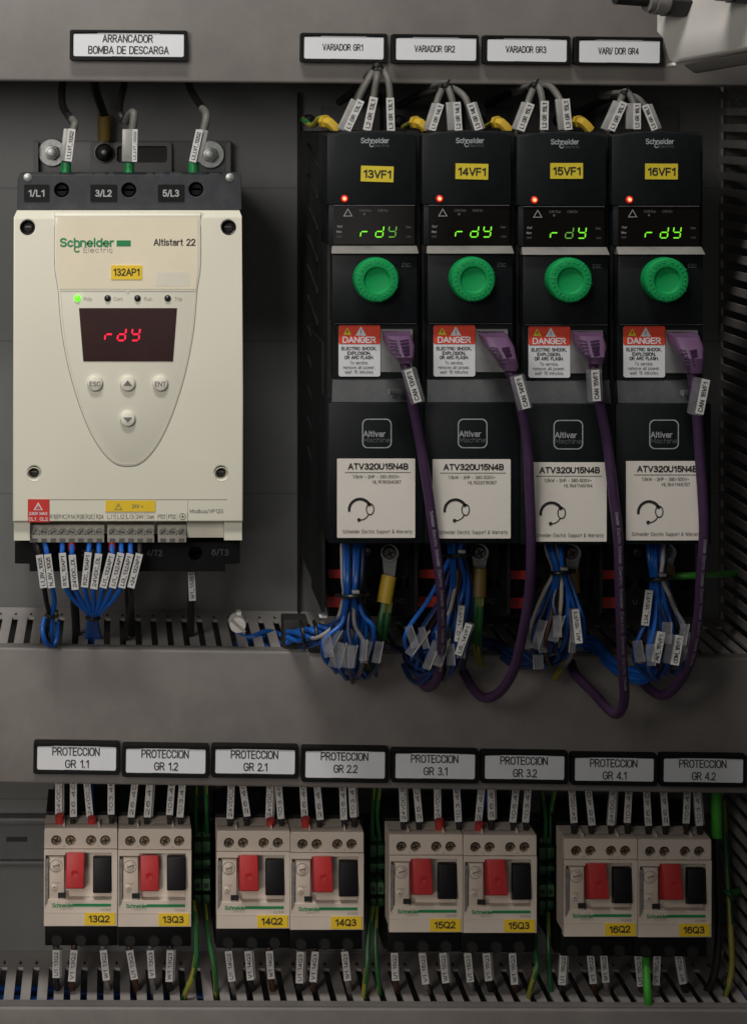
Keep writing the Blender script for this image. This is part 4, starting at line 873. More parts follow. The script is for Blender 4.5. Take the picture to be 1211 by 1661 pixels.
can(1, (798, 563), 1, [(824, 600, .222), (832, 615, .224), (843, 650, .222), (853, 715, .219), (859, 790, .216), (861, 880, .21), (857, 960, .2), (846, 1040, .185), (830, 1092, .17), (808, 1124, .155), (786, 1132, .145), (766, 1118, .13), (752, 1090, .115)], ((853, 662, .233), (839, 610, .233)), 'CAN 14VF1', 0, None)
can(2, (951, 561), 2, [(962, 589, .222), (965, 608, .224), (973, 660, .221), (984, 720, .218), (995, 800, .216), (1001, 870, .213), (1005, 960, .205), (1009, 1060, .19), (1011, 1130, .175), (1004, 1156, .165), (990, 1154, .155), (962, 1125, .14), (935, 1095, .125), (925, 1075, .11)], ((967, 650, .233), (964, 600, .233)), 'CAN 15VF1', 0, (.34, .62))
can(3, (1106, 563), 3, [(1122, 604, .222), (1125, 622, .224), (1128, 660, .222), (1134, 725, .219), (1139, 800, .217), (1140, 870, .214), (1137, 940, .207), (1131, 1010, .195), (1117, 1075, .178), (1096, 1114, .163), (1072, 1128, .152), (1048, 1114, .138), (1030, 1090, .12)], ((1133, 671, .236), (1144, 615, .236)), 'CAN 16VF1', -5, (.42, .7))
for n, (x, y) in enumerate(((641, 635), (1118, 638))):
    m = MB(); m.box(x - 10, x + 12, y - 5, y + 5, .212, .218, bev=1.5); m.box(x - 3, x + 3, y + 4, y + 12, .212, .216, bev=1); m.box(x - 11, x - 9, y - 3, y + 4, .2125, .219, mi=1)
    solo('cable_clip', m, [M['drivegrey'], M['port']], 'small dark grey clip beside marker CAN %dVF1' % (13, 16)[n], 'clip', (x, y, .21))

# ---- lower wire bundles
def fan(n, starts, tie, ends, mats, tagsx, lug):
    names = {'blue': 'blue', 'whitewire': 'white', 'brown': 'brown', 'greywire': 'grey', 'darkblue': 'dark blue'}
    cnt = {}
    tot = {c: mats.count(c) for c in mats}
    order = ['first', 'second', 'third', 'fourth', 'fifth', 'sixth', 'seventh', 'eighth', 'ninth']
    for j, (sx, e, c) in enumerate(zip(starts, ends, mats)):
        cnt[c] = cnt.get(c, 0) + 1
        nm = ('%s %s control wire from the left' % (order[cnt[c] - 1], names[c])) if tot[c] > 1 else 'only %s control wire' % names[c]
        tx_ = tie[0] + (j - len(starts) / 2) * 3.2; dpt = .178 + .005 * ((j * 7) % 3)
        path = [(sx, 872, .172), (sx + (tx_ - sx) * .4, tie[1] - 30, dpt), (tx_, tie[1], dpt - .002)] + e
        marked_wire('control_wire', '%s in the bundle under drive %dVF1' % (nm, 13 + n), 'wire', 'control wires under the drives', path, 4.0 if c != 'whitewire' else 3.2, M[c],
                    *((tagsx[j][0:2], tagsx[j][2], tagsx[j][3], None, tagsx[j][4], 'clear') if tagsx.get(j) else (None,)), base=(sx, 885, .17), sw=tagsx[j][5] if tagsx.get(j) else 1)
    x, y = tie[0], tie[1]; hw = len(starts) * 2.4 + 6
    m = MB(); m.tube([(x - hw, y, .178), (x - hw * .4, y + 2, .192), (x + hw * .4, y + 1, .192), (x + hw, y - 2, .178), (x, y - 2, .165), (x - hw, y, .178)], 3.2, n=8); m.box(x + 1, x + 13, y - 7, y - 2, .19, .194, mi=1, bev=1)
    solo('cable_tie', m, [M['cableblack'], M['port']], 'black cable tie round the wire bundle under drive %dVF1' % (13 + n), 'cable tie', (x, y, .18), 'cable ties under the drives')
    if lug:
        lx, ly, sy0, sy1, sxo, wires = lug
        t = Thing('earth_lead', 'yellow sleeved earth lead with ring lug under drive %dVF1' % (13 + n), 'cable', (lx, ly, .15), 'earth leads under the drives')
        m = MB(); m.plate([circ(lx, ly, 15, 24), circ(lx, ly, 8)[::-1]], .152, .155, 1); m.poly([(lx - 12, ly + 8), (lx + 12, ly + 8), (lx + 7, sy0 + 6), (lx - 9, sy0 + 6)], .1522, .1548)
        lg = t.part('ring_lug', m, M['steel'])
        m = MB(); m.lathe(lx, ly, [(11, .1552), (11, .158), (8.5, .16), (.5, .16)], 20); m.slab((lx - 6, ly + 3, .1601), (lx + 6, ly - 3, .1601), 2.2, .0005, 1); m.slab((lx - 3, ly - 6, .1601), (lx + 3, ly + 6, .1601), 2.2, .0006, 1)
        t.part('screw', m, [M['steeldark'], M['hole']], lg)
        m = MB(); m.tube([(lx - 1, sy0, .16), (lx + sxo, sy1, .163)], 12.5, n=16); t.part('heat_shrink_sleeve', m, M['sleeveyellow'] if n < 1 else M['sleevebrown'])
        for pth in wires: m = MB(); m.tube(pth, 5.6, stripe=(0, 1, 2, 3), n=8); t.part('conductor', m, [M['earthyellow'], M['earthgreen']])
# drive 13
W_ = .17
fan(0, [554, 558, 564, 570, 576, 581, 586, 590], (570, 966),
    [[(545, 1010, .165), (520, 1032, .155), (500, 1036, .13), (482, 1040, .09)], [(552, 1012, .17), (532, 1036, .16), (508, 1046, .135), (484, 1052, .09)], [(556, 1010, .175), (542, 1040, .172), (530, 1065, .165), (545, 1090, .14)],
     [(560, 1015, .17), (548, 1050, .17), (548, 1070, .16), (570, 1090, .135)], [(570, 1010, .17), (560, 1030, .172), (560, 1080, .16), (580, 1098, .14)], [(580, 1010, .172), (574, 1050, .172), (572, 1085, .16), (590, 1100, .14)],
     [(592, 1010, .168), (592, 1045, .168), (585, 1080, .16), (598, 1098, .14)], [(598, 1005, .165), (604, 1040, .165), (600, 1070, .16), (610, 1095, .13)]],
    ['whitewire', 'blue', 'blue', 'brown', 'blue', 'blue', 'blue', 'darkblue'],
    {2: ((529, 1058, .18), (549, 1022, .18), '', 11, 4, 1.5), 4: ((541, 1082, .182), (552, 1042, .182), '', 17, 5, 1.6), 5: ((562, 1083, .183), (570, 1046, .183), '', 16, 5, 1.8), 6: ((590, 1075, .178), (599, 1040, .178), '', 9, -5, 2)},
    (632, 898, 934, 978, -9, [[(623, 976, .163), (617, 1010, .165), (612, 1045, .162), (596, 1078, .15), (580, 1096, .12)], [(632, 976, .163), (626, 1010, .163), (617, 1050, .158), (602, 1085, .145), (585, 1100, .12)]]))
# drive 14
fan(1, [727, 731, 735, 742, 748, 753, 757, 762], (742, 900),
    [[(730, 960, .17), (700, 1010, .168), (672, 1040, .155), (668, 1070, .13)], [(733, 965, .172), (710, 1015, .17), (684, 1055, .16), (676, 1085, .13)], [(735, 970, .175), (718, 1010, .172), (690, 1070, .16), (690, 1095, .13)], [(739, 940, .178), (731, 985, .176), (722, 1010, .17), (714, 1075, .15)],
     [(745, 940, .176), (734, 980, .174), (728, 1030, .166), (722, 1090, .14)], [(752, 945, .172), (742, 990, .172), (728, 1040, .166), (720, 1090, .14)], [(758, 945, .17), (756, 990, .17), (748, 1040, .165), (742, 1080, .13)], [(763, 945, .166), (764, 990, .165), (758, 1050, .16), (750, 1085, .13)]],
    ['blue', 'blue', 'blue', 'whitewire', 'brown', 'blue', 'blue', 'darkblue'],
    {0: ((662, 1062, .18), (690, 1022, .18), '', 12, 6, 1.8), 2: ((690, 1085, .18), (708, 1040, .18), '', 11, 5, 2), 4: ((708, 1080, .181), (722, 1036, .181), '', 12, 4, 2), 6: ((741, 1040, .182), (748, 982, .182), 'LI2_14VF1', 10, 4, 1), 7: ((742, 1062, .184), (760, 1012, .184), 'LI5_14VF1', 11, 5, 1)},
    (778, 897, 922, 968, -2, [[(772, 966, .163), (771, 1000, .163), (768, 1040, .155), (776, 1075, .13)], [(780, 966, .163), (778, 1000, .163), (776, 1045, .155), (780, 1078, .13)]]))
# drive 15
fan(2, [882, 886, 891, 896, 901, 906, 911], (908, 928),
    [[(882, 960, .178), (866, 1000, .176), (861, 1030, .165), (872, 1060, .14)], [(892, 980, .174), (888, 1030, .17), (890, 1060, .15), (860, 1072, .11)], [(898, 980, .172), (890, 1030, .168), (905, 1066, .145), (870, 1080, .11)], [(904, 985, .176), (896, 1015, .176), (884, 1050, .16), (890, 1075, .13)],
     [(910, 970, .18), (907, 1000, .178), (900, 1040, .17), (888, 1062, .14)], [(922, 960, .178), (930, 985, .176), (934, 1030, .165), (915, 1070, .14), (880, 1080, .11)], [(918, 970, .174), (922, 1020, .17), (912, 1062, .145), (870, 1072, .1)]],
    ['whitewire', 'blue', 'blue', 'brown', 'whitewire', 'blue', 'darkblue'],
    {0: ((866, 1052, .182), (880, 1006, .182), '', 11, 4, 1.8), 3: ((895, 1040, .183), (908, 998, .183), '', 13, 4, 1.7), 5: ((938, 1043, .184), (932, 988, .184), 'AI1_15VF1', 12, -4, 1.2), 1: ((873, 1085, .18), (872, 1062, .18), '', 14, 0, 1.1)},
    (928, 898, 924, 962, 0, [[(926, 960, .158), (928, 1010, .156), (922, 1060, .145), (900, 1100, .125)]]))
# drive 16
fan(3, [1050, 1056, 1061, 1066, 1071, 1076, 1081], (1068, 938),
    [[(1056, 985, .174), (1052, 1040, .17), (1050, 1075, .15), (1020, 1085, .12)], [(1064, 985, .176), (1066, 1030, .172), (1060, 1080, .15), (1020, 1092, .12)], [(1068, 985, .178), (1069, 1030, .174), (1068, 1082, .152), (1028, 1098, .12)], [(1074, 980, .178), (1078, 1020, .175), (1082, 1060, .165), (1072, 1092, .14), (1030, 1104, .11)],
     [(1078, 980, .178), (1084, 1020, .175), (1090, 1050, .165), (1080, 1095, .14)], [(1090, 975, .178), (1106, 1015, .176), (1110, 1040, .165), (1098, 1070, .14)], [(1084, 985, .172), (1094, 1030, .168), (1096, 1070, .15), (1060, 1098, .12)]],
    ['blue', 'blue', 'blue', 'blue', 'blue', 'whitewire', 'darkblue'],
    {0: ((1045, 1014, .186), (1052, 957, .186), 'LI4_16VF1', 12, 0, 1), 2: ((1062, 1074, .184), (1072, 1025, .184), 'AI1_16VF1', 13, -5, 1.9), 4: ((1093, 1078, .184), (1101, 1031, .184), 'COM_16VF1', 13, -6, 1.9), 5: ((1108, 1070, .178), (1112, 1026, .178), '', 9, 3, 2)},
    (1082, 897, 918, 940, 0, []))
# more strands: every bundle carries a second layer with frosted tags
rnd = random.Random(5)
for n, (x0, x1, tx_, ty, cx, cy, num) in enumerate(((556, 592, 570, 966, 572, 1052, 9), (728, 764, 742, 900, 712, 1050, 10), (884, 914, 908, 928, 896, 1040, 8), (1052, 1084, 1068, 938, 1074, 1050, 8))):
    for j in range(num):
        f = j / (num - 1); sx = x0 + (x1 - x0) * f; ex = cx + (f - .5) * 92 + rnd.uniform(-5, 5); ey = cy + rnd.uniform(-22, 20) - abs(f - .5) * 20
        dp = .166 + rnd.uniform(0, .016); c = ['blue', 'darkblue', 'blue', 'brown', 'darkblue', 'blue', 'greywire', 'blue', 'darkblue', 'blue'][j]
        bend = rnd.uniform(-8, 8); cn = {'blue': 'blue', 'darkblue': 'dark blue', 'brown': 'brown', 'greywire': 'grey'}[c]
        path = [(sx, 874, .165), (sx + (tx_ - sx) * .5, ty - 26, dp), (tx_ + (f - .5) * 22, ty, dp - .004), (tx_ + (ex - tx_) * .5 + bend, (ty + ey) / 2, dp), (ex, ey - 14, dp + .002), (ex - 2, ey + 16, dp - .006), (ex + (cx - ex) * .5, ey + 38, dp - .028), (cx + (f - .5) * 30, ey + 34, .105)]
        tg = j % 2 == 0
        a_ = (ex - (ex - tx_) * .14, ey + 14, dp + .010); b_ = (ex, ey - 20, dp + .010)
        marked_wire('control_wire', '%s wire, strand %d from left in the back layer under drive %dVF1' % (cn, j + 1, 13 + n), 'wire', 'control wires under the drives', path, 3.7, M[c],
                    *(((a_, b_), '', rnd.choice((9, 11, 13)), None, rnd.choice((-4, 3, 5)), 'clear') if tg else (None,)), base=(sx, 885, .165), sw=1.7)
# horizontal blue runs dipping into the middle duct
for n, (x0, y0, x1, y1, lab) in enumerate(((955, 1038, 1044, 1096, 'between drives 15VF1 and 16VF1'), (795, 1040, 872, 1066, 'between drives 14VF1 and 15VF1'), (640, 1050, 690, 1095, 'below drive 14VF1'))):
    for j in range(4):
        m = MB(); o = j * 8; z_ = rnd.uniform(-5, 5); m.tube([(x0 - 30, y0 - 8 + o * .9, .07), (x0 + 10 + z_, y0 + o + z_, .10 + .004 * (j % 2)), ((x0 + x1) / 2, (y0 + y1) / 2 + 6 + o * .8 - z_, .125 - .006 * (j % 2)), (x1 + z_, y1 - 6 + o * .7, .14), (x1 + 30, y1 - 24 + z_ * 2, .15)], 3.8)
        solo('blue_wire', m, M['blue'] if n == 0 else M['darkblue'], '%s blue wire from the top of the run %s' % (('first', 'second', 'third', 'fourth')[j], lab), 'wire', (x0, y0 + o, .1), 'blue wire runs along the middle duct')
# tied blue loom entering the black notch left of the first drive
m = MB(); m.box(459, 500, 1006, 1054, .085, .1035, bev=3); m.box(500, 556, 1034, 1060, .095, .112, bev=4)  # dark blocks put in for the shade of the gap in the duct
solo('dark_gap_block', m, M['hole'], 'added dark block standing for the shaded gap at the duct edge left of drive 13VF1', 'holder', (480, 1025, .1))
for j in range(4):
    m = MB(); y = 1030; tw = lambda q: (8.5 * math.sin(j * 1.57 + q), .006 * math.cos(j * 1.57 + q)); P = [(466 + 14 * q, y + 4 - q * 2.2 + tw(q * .9)[0], min(.104 + .012 * q, .136) + tw(q * .9)[1]) for q in range(6)] + [(552, y - 20 + j * 5, .146)]; m.tube(P, 4.4)
    solo('blue_wire', m, M['blue'], '%s blue wire from the top in the loom left of drive 13VF1' % ('first', 'second', 'third', 'fourth')[j], 'wire', (484, y, .12), 'blue wires in the loom')
for j, x in enumerate((492, 514)):
    m = MB(); m.tube([(x - 5, 1008, .125), (x - 2, 1018, .146), (x + 1, 1042, .146), (x + 4, 1050, .12)], 3.2, n=8)
    solo('cable_tie', m, M['cableblack'], '%s black cable tie round the blue loom left of drive 13VF1' % ('left', 'right')[j], 'cable tie', (x, 1038, .13))
m = MB(); m.box(518, 531, 999, 1003, .142, .147, bev=.8); solo('tie_end', m, M['white'], 'tiny white clipped cable tie end left of drive 13VF1', 'tie end', (524, 1001, .14))
m = MB(); m.tube([(1086, 935, .15), (1135, 933, .15), (1165, 932, .10), (1202, 929, .02)], 5.5, n=10); solo('green_sleeve', m, M['brightgreen'], 'bright green tube running level from drive 16VF1 to the upright duct', 'tube', (1086, 935, .15))

# ================================================================== breakers
WBk = .09
def make_breaker():
    t = Thing('motor_breaker', 'x', 'breaker', (131, 1430, .01), 'motor protection breakers')
    m = MB(); m.plate([[(72, 1347), (73, 1344), (190, 1344), (190.5, 1347), (190.5, 1377), (71.5, 1377)]] + [circ(x, 1364, 8.2)[::-1] for x in (91.5, 114.5, 148, 171)], WBk - .012, WBk - .001, 1); m.box(72.5, 189.5, 1345, 1377, WBk - .026, WBk - .0122, ref=WBk); m.box(74, 188, 1347, 1500, .012, WBk - .0262, ref=WBk, mi=1)
    for x in (103, 160): m.box(x, x + 1.5, 1339, 1345, WBk - .014, WBk - .004, ref=WBk)
    for x in (104, 160): m.text('o', x, 1373, 2.5, 2.5, WBk - .0008, 1)
    m.box(73, 189, 1339, 1344, .02, WBk - .026, mi=1, ref=WBk)
    cap = t.part('terminal_cover', m, [M['breaker'], M['black']])
    for j, x in enumerate((91.5, 114.5, 148, 171)):
        m = MB(); m.lathe(x, 1364, [(8.3, WBk - .001), (7.8, WBk - .0035), (7.6, WBk - .004), (6.8, WBk - .0034), (.4, WBk - .0032)], 20); a = R(20 + 50 * j)
        m.slab((x - 5.5 * math.cos(a), 1364 - 5.5 * math.sin(a), WBk - .0031), (x + 5.5 * math.cos(a), 1364 + 5.5 * math.sin(a), WBk - .0031), 1.9, .0004, 1); m.slab((x + 4.5 * math.sin(a), 1364 - 4.5 * math.cos(a), WBk - .0031), (x - 4.5 * math.sin(a), 1364 + 4.5 * math.cos(a), WBk - .0031), 1.9, .0005, 1)
        t.part('terminal_screw', m, [M['bronze'], M['hole']], cap)
    # face: frame with a sunk operating field
    m = MB(); m.plate([[(71.5, 1379), (190.5, 1379), (190, 1503), (71, 1503)], [(74, 1388), (74, 1460), (181, 1460), (181, 1384), (106, 1384), (106, 1388)]], WBk - .006, WBk, .8)
    m.box(73, 189.5, 1379.5, 1502, WBk - .026, WBk - .0062, ref=WBk); m.box(71.5, 190, 1480.4, 1481.2, WBk - .0004, WBk + .0002, mi=1)
    face = t.part('front_face', m, [M['breaker'], M['breaker2']])
    m = MB(); m.poly([(80, 1390), (104, 1390), (104, 1459), (80, 1459)], WBk - .006, WBk - .0012, bev=.8)
    m.arc(91, 1405, 10, 0, 360, .9, WBk - .001, 1, 24); m.lathe(91, 1405, [(6, WBk - .0012), (5.5, WBk + .0002), (1, WBk + .0006), (.3, WBk + .0006)], 18); m.slab((86, 1406, WBk + .0006), (96, 1403, WBk + .0006), 1.8, .0002, 1)
    m.text('TEST', 91, 1433, 13, 3, WBk - .001, 1); m.lathe(88, 1440, [(5, WBk - .0012), (5, WBk - .0004), (3, WBk), (.3, WBk)], 16); m.lathe(88, 1440, [(1.2, WBk + .0001), (1, WBk + .0002)], 8, mi=2)
    m.box(94, 107, 1449, 1457, WBk - .001, WBk - .0002, mi=2)
    t.part('setting_dial', m, [M['breaker2'], M['inkgrey'], M['hole']], face)
    m = MB(); m.hexa([pt(72.5, 1457, WBk - .005), pt(79, 1457, WBk - .005), pt(79, 1391, WBk - .005), pt(72.5, 1391, WBk - .005)], [pt(72.5, 1470, WBk + .0012), pt(78, 1462, WBk + .0004), pt(79, 1392, WBk + .0004), pt(72.5, 1394, WBk + .0012)]); t.part('seal_flap', m, M['smoke'], face)
    m = MB(); m.text('Schneider', 102, 1469, 35, 7, WBk + .0002, 0, 0, .02); m.text('Electric', 108, 1474.5, 20, 3.4, WBk + .0002, 1); m.box(118, 180, 1466.5, 1471, WBk + .0001, WBk + .0003)
    m.text('GV2ME', 172, 1476, 17, 4, WBk + .0002, 2)
    t.part('printed_stripe', m, [M['brandgreen'], M['inkfaint'], M['inkfaint']], face)
    m = MB(); m.box(72, 191, 1504, 1547, .01, WBk - .012, bev=1.5, ref=WBk); m.box(72, 190, 1547, 1560, .01, WBk - .03, ref=WBk)
    for x in (92, 131, 168): m.lathe(x, 1526, [(10, WBk - .0119), (9, WBk - .0112), (8, WBk - .0118)], 18, mi=1)
    t.part('base', m, [M['black'], M['hole']])
    return t
b1 = make_breaker(); kb = k(WBk); copies = [b1.o] + [copy_tree(b1.o) for _ in range(7)]
bx = [71, 191, 351, 470.5, 631, 751, 914.5, 1034.5]; by = [1344, 1345, 1348, 1350, 1354, 1355, 1361, 1362]
for i in range(8):
    o = copies[i]
    o.location = b1.L + Vector(((bx[i] - 71) * kb, 0, -(by[i] - 1344) * kb)); n = 13 + i // 2; nm = '%dQ%d' % (n, 2 + i % 2)
    o['label'] = 'cream motor breaker with yellow tag %s, red and black push buttons' % nm
    ch = {c.name.split('.')[0]: c for c in o.children}; f = ch['front_face']
    ro = i in (0, 2, 3); red_up = [0, 3, 0, 0, 0, 0, 0, 0][i]; lean = [-1.5, 0, 1, 2, 3, 4, 4, 4][i]
    m = MB(); y0 = 1384 + red_up; y1 = 1442 + red_up; w1 = WBk + (.004 if i != 1 else .001)
    bt = [(107.5 + x, y) for x, y in ((0, y0), (30, y0), (30 + lean, y1), (lean, y1))]
    m.hexa([pt(x, y, WBk - .0055) for x, y in [(107.5, y0), (137.5, y0), (137.5, y1), (107.5, y1)]], [pt(bt[0][0], bt[0][1] - .5, w1 - .001), pt(bt[1][0], bt[1][1] - .5, w1 - .001), pt(bt[2][0], bt[2][1], w1 + .002), pt(bt[3][0], bt[3][1], w1 + .002)], 0, .0008, 3)
    m.lathe(122 + lean * .6, y1 - 24, [(7, w1 - .0005), (6, w1 + .0012), (3, w1 + .001), (.4, w1 + .0008)], 18)
    mesh_obj('red_button', m, M['redbtn'], f, b1.L)
    m = MB(); y0 = 1388 - (2 if i == 1 else 0); y1 = 1449 - (5 if i == 1 else 0); w1 = WBk + (.002 if i != 1 else .005)
    m.hexa([pt(x, y, WBk - .0055) for x, y in ((151, y0), (181, y0), (181, y1), (151, y1))], [pt(151, y0 + 4, w1 - .002), pt(181, y0 + 4, w1 - .002), pt(180, y1, w1 + .001), pt(150.5, y1, w1 + .001)], 0, .0008, 3)
    mesh_obj('black_button', m, M['blackbtn'], f, b1.L)
    m = MB(); m.poly(rr(137, 1481.5, 186.5, 1501.5, 1), WBk + .0003, WBk + .0008); m.text(nm, 160.5, 1491, 35, 11.5, WBk + .001, 1, [0, 0, 1, 0, 1, 1, 2, 1][i], .018)
    mesh_obj('device_sticker', m, [M['yellow'], M['ink']], f, b1.L)

# ---- marked wires above and below the breakers
top = [[(95, 0), (119, 0), (143, 5), (180, 0)], [(216, -6), (241, -4), (277, -4), (294, -4)], [(374, -2), (396, 8), (437, -2), (453, 4)], [(492, 3), (516, 5), (556, 2), (571, 3)], [(653, 2), (677, 5), (709, 1), (741, 3)], [(778, -5), (796, 1), (834, -5), (854, -4)], [(928, 4), (956, 6), (992, -4), (1018, -3)], [(1049, 3), (1077, 4), (1113, -2), (1131, 4)]]
ttx = ['24VDC_S', '26.40', '24VDC_S', '103.46']; tt2 = ['26.40', '26.41', '105.45', '103.47']
redf = {(0, 0), (0, 2), (2, 2), (3, 0), (4, 2), (5, 0)}
blu = {(0, 2): 'blue', (2, 2): 'darkblue', (3, 0): 'darkblue', (4, 2): 'darkblue', (5, 0): 'blue', (6, 0): 'darkblue', (4, 3): 'darkblue'}
od = ['leftmost', 'second from the left', 'third from the left', 'rightmost']
for i, row in enumerate(top):
    nm = '%dQ%d' % (13 + i // 2, 2 + i % 2); yo = by[i] - 1344
    for j, (x, ln) in enumerate(row):
        wt = .075; x0 = x - ln * .5; x1 = x + ln * .6; y0 = 1266 + yo * .8 + (4 if (i + j) % 3 else 0); y1 = y0 + 55; c = blu.get((i, j), 'cableblack'); xs = 71 + [20.5, 43.5, 77, 100][j] + (bx[i] - 71)
        ex = [0, -1, 1, 1][j]
        fl = (i, j) in redf
        cn = {'cableblack': 'black', 'blue': 'blue', 'darkblue': 'dark blue'}[c]
        marked_wire('control_wire', '%s wire, white marker%s, above breaker %s, %s one' % (cn, ' and red tip' if fl else '', nm, od[j]), 'wire', 'marked wires above the breakers',
                    [(x0 - ln * .5 + (8 if c in ('blue', 'darkblue') else 0), y0 - 34, .068), (x0 + (6 if c in ('blue', 'darkblue') else 0), y0, .069), (x1 + ex, y1 + 6, .07), (x1 + ex, by[i] + 4, .066)], 5.5, M[c],
                    ((x1, y1, wt), (x0, y0 - 4, wt)), (ttx if i % 2 == 0 else tt2)[j], 11, ((x1 + ex + (2 if fl else 0), y1 + (1 if fl else 4), .08), (x1 + ex + (2 if fl else 0), by[i] + 4, .078), 7 if fl else 4.5, 'ferrred' if fl else 'cableblack'), 2 if (i * 3 + j) % 4 == 0 else None, 'clearthick', th=.0008)
bot = [[(91, 0), (118, -4), (170, 5)], [(214, 8), (245, 3), (275, -2)], [(373, 6), (404, 4), (438, 3)], [(486, -2), (509, -4), (561, 5)], [(640, 2), (687, 6), (720, 5)], [(760, 5), (790, 4), (832, 4)], [(912, -3), (959, 5), (980, 4)], [(1036, 5), (1064, -2), (1103, 8)]]
for i, row in enumerate(bot):
    nm = '%dQ%d' % (13 + i // 2, 2 + i % 2); yo = by[i] - 1344
    for j, (x, ln) in enumerate(row):
        wt = .072; y0 = 1541 + yo * .45; y1 = y0 + 45 + ((i * 5 + j * 3) % 4) * 2; x0 = x - ln * .5; x1 = x + ln * .5; c = ['cableblack', 'brown', 'greywire'][(i + j) % 3] if y1 else 0
        cn = {'cableblack': 'black', 'brown': 'brown', 'greywire': 'grey'}[c]
        marked_wire('load_wire', '%s wire with white marker below breaker %s, %s of its three' % (cn, nm, ['left', 'middle', 'right'][j]), 'wire', 'marked wires below the breakers',
                    [(x0, 1515 + yo, .062), (x0, y0, .066), (x1, y1, .067), (x1 + 2 + ln * .3, 1610, .06), (x1 + 2 + ln * .3, 1660, .055)], 5.2, M[c],
                    ((x1, y1, wt), (x0, y0, wt)), '%s1 %s' % ('UVW'[j], nm), 11.5, None, 2 if (i + j) % 3 == 0 else None, 'clearthick', th=.0008)

# ---- green earth terminals between the breaker pairs
for i, (x0, x1, yo, lab) in enumerate(((314, 342, 0, 'to the right of breaker 13Q3'), (600, 624, 6, 'to the right of breaker 14Q3'), (874, 900, 10, 'to the right of breaker 15Q3'))):
    t = Thing('earth_terminal', 'green and black earth terminal pair %s' % lab, 'terminal', (x0, 1410 + yo, .01), 'earth terminals between the breakers')
    for q, a in enumerate((x0, (x0 + x1) / 2)):
        m = MB(); a1 = a + (x1 - x0) / 2 - 1; m.box(a, a1, 1350 + yo, 1476 + yo, .008, .045, bev=1.5); m.box(a, a1, 1366 + yo, 1382 + yo, .0452, .055, bev=1.5); m.box(a, a1, 1396 + yo, 1404 + yo, .0452, .058, bev=1); m.box(a, a1, 1426 + yo, 1446 + yo, .0452, .064, bev=2); m.box(a + 3, a1 - 3, 1434 + yo, 1441 + yo, .064, .0645, mi=1); m.box(a, a1, 1452 + yo, 1466 + yo, .0452, .056, bev=3)
        t.part('terminal', m, [M['termgreen'], M['hole']])
ew = [(316, [(318, 1262, .05), (317, 1310, .045), (318, 1352, .045)], 3.6, 'above', 'left', 0), (333, [(334, 1262, .05), (335, 1310, .045), (336, 1352, .045)], 3.6, 'above', 'right', 0),
      (316, [(313, 1462, .06), (317, 1500, .072), (318, 1550, .08), (312, 1585, .08), (300, 1612, .076), (298, 1640, .06)], 4.6, 'below', 'left', 0), (333, [(332, 1466, .05), (338, 1520, .06), (348, 1575, .07), (352, 1640, .06)], 4.2, 'below', 'right', 0),
      (604, [(606, 1270, .05), (604, 1320, .045), (604, 1360, .045)], 3.6, 'above', 'left', 1), (615, [(616, 1270, .05), (612, 1320, .045), (616, 1360, .045)], 3.6, 'above', 'right', 1),
      (604, [(603, 1470, .058), (597, 1520, .068), (595, 1570, .075), (590, 1615, .07), (590, 1640, .06)], 4.8, 'below', 'left', 1), (615, [(610, 1470, .055), (609, 1540, .066), (614, 1600, .068), (616, 1645, .06)], 4, 'below', 'right', 1),
      (880, [(876, 1275, .05), (884, 1320, .045), (884, 1368, .045)], 3.6, 'above', 'left', 2), (895, [(900, 1275, .05), (894, 1320, .045), (894, 1368, .045)], 3.6, 'above', 'right', 2),
      (866, [(866, 1490, .055), (868, 1540, .07), (870, 1570, .078), (860, 1605, .075), (852, 1640, .06)], 4.4, 'below', 'left', 2), (895, [(888, 1480, .05), (890, 1560, .06), (896, 1645, .06)], 4, 'below', 'right', 2)]
for x, pth, r_, ab, lr, i in ew:
    m = MB(); m.tube(pth, r_, stripe=(0, 1, 2, 3, 4), n=8)
    solo('earth_wire', m, [M['earthyellow'], M['earthgreen']], '%s yellow-green earth wire %s the green terminals right of breaker %s' % (lr, ab, ('13Q3', '14Q3', '15Q3')[i]), 'wire', pth[0], 'earth wires at the green terminals')
# far right earths and green sleeves
t = Thing('earth_cable', 'thick cable with bright green sleeve right of breaker 16Q3', 'cable', (1161, 1300, .06), None)
m = MB(); m.tube([(1160, 1270, .06), (1162, 1358, .06)], 9, n=14); t.part('green_sleeve', m, M['brightgreen'])
m = MB(); m.tube([(1162, 1350, .06), (1164, 1420, .06), (1166, 1500, .06), (1158, 1580, .06), (1135, 1630, .055)], 6.5, n=10); t.part('conductor', m, M['cableblack'])
m = MB(); m.tube([(1172, 1300, .03), (1178, 1400, .045), (1184, 1500, .06), (1186, 1570, .066), (1176, 1615, .066), (1168, 1640, .05)], 4.6, stripe=(0, 1, 2), n=8)
solo('earth_wire', m, [M['earthyellow'], M['earthgreen']], 'yellow-green earth wire curving down beside the upright duct', 'wire', (1180, 1500, .06))
m = MB(); m.tube([(1180, 1452, .055), (1195, 1446, .05), (1215, 1441, .045)], 6, n=10); m.tube([(1174, 1446, .06), (1182, 1450, .064), (1186, 1458, .06)], 4, n=8)
solo('green_wire', m, M['earthgreen'], 'short dark green wire crossing into the upright duct right of breaker 16Q3', 'wire', (1190, 1448, .05))
m = MB(); m.tube([(1044, 1522, .045), (1046, 1548, .07), (1049, 1600, .082), (1051, 1632, .081), (1052, 1665, .066)], 6.6, n=14)
solo('green_cable', m, M['brightgreen'], 'bright green cable hanging below breaker 16Q3 over the bottom duct', 'cable', (1048, 1560, .09))
m = MB(); m.tube([(1206, 1608, .05), (1198, 1630, .06), (1190, 1650, .06)], 4, n=8); m.tube([(1214, 1608, .05), (1206, 1632, .06), (1200, 1652, .06)], 4, n=8)
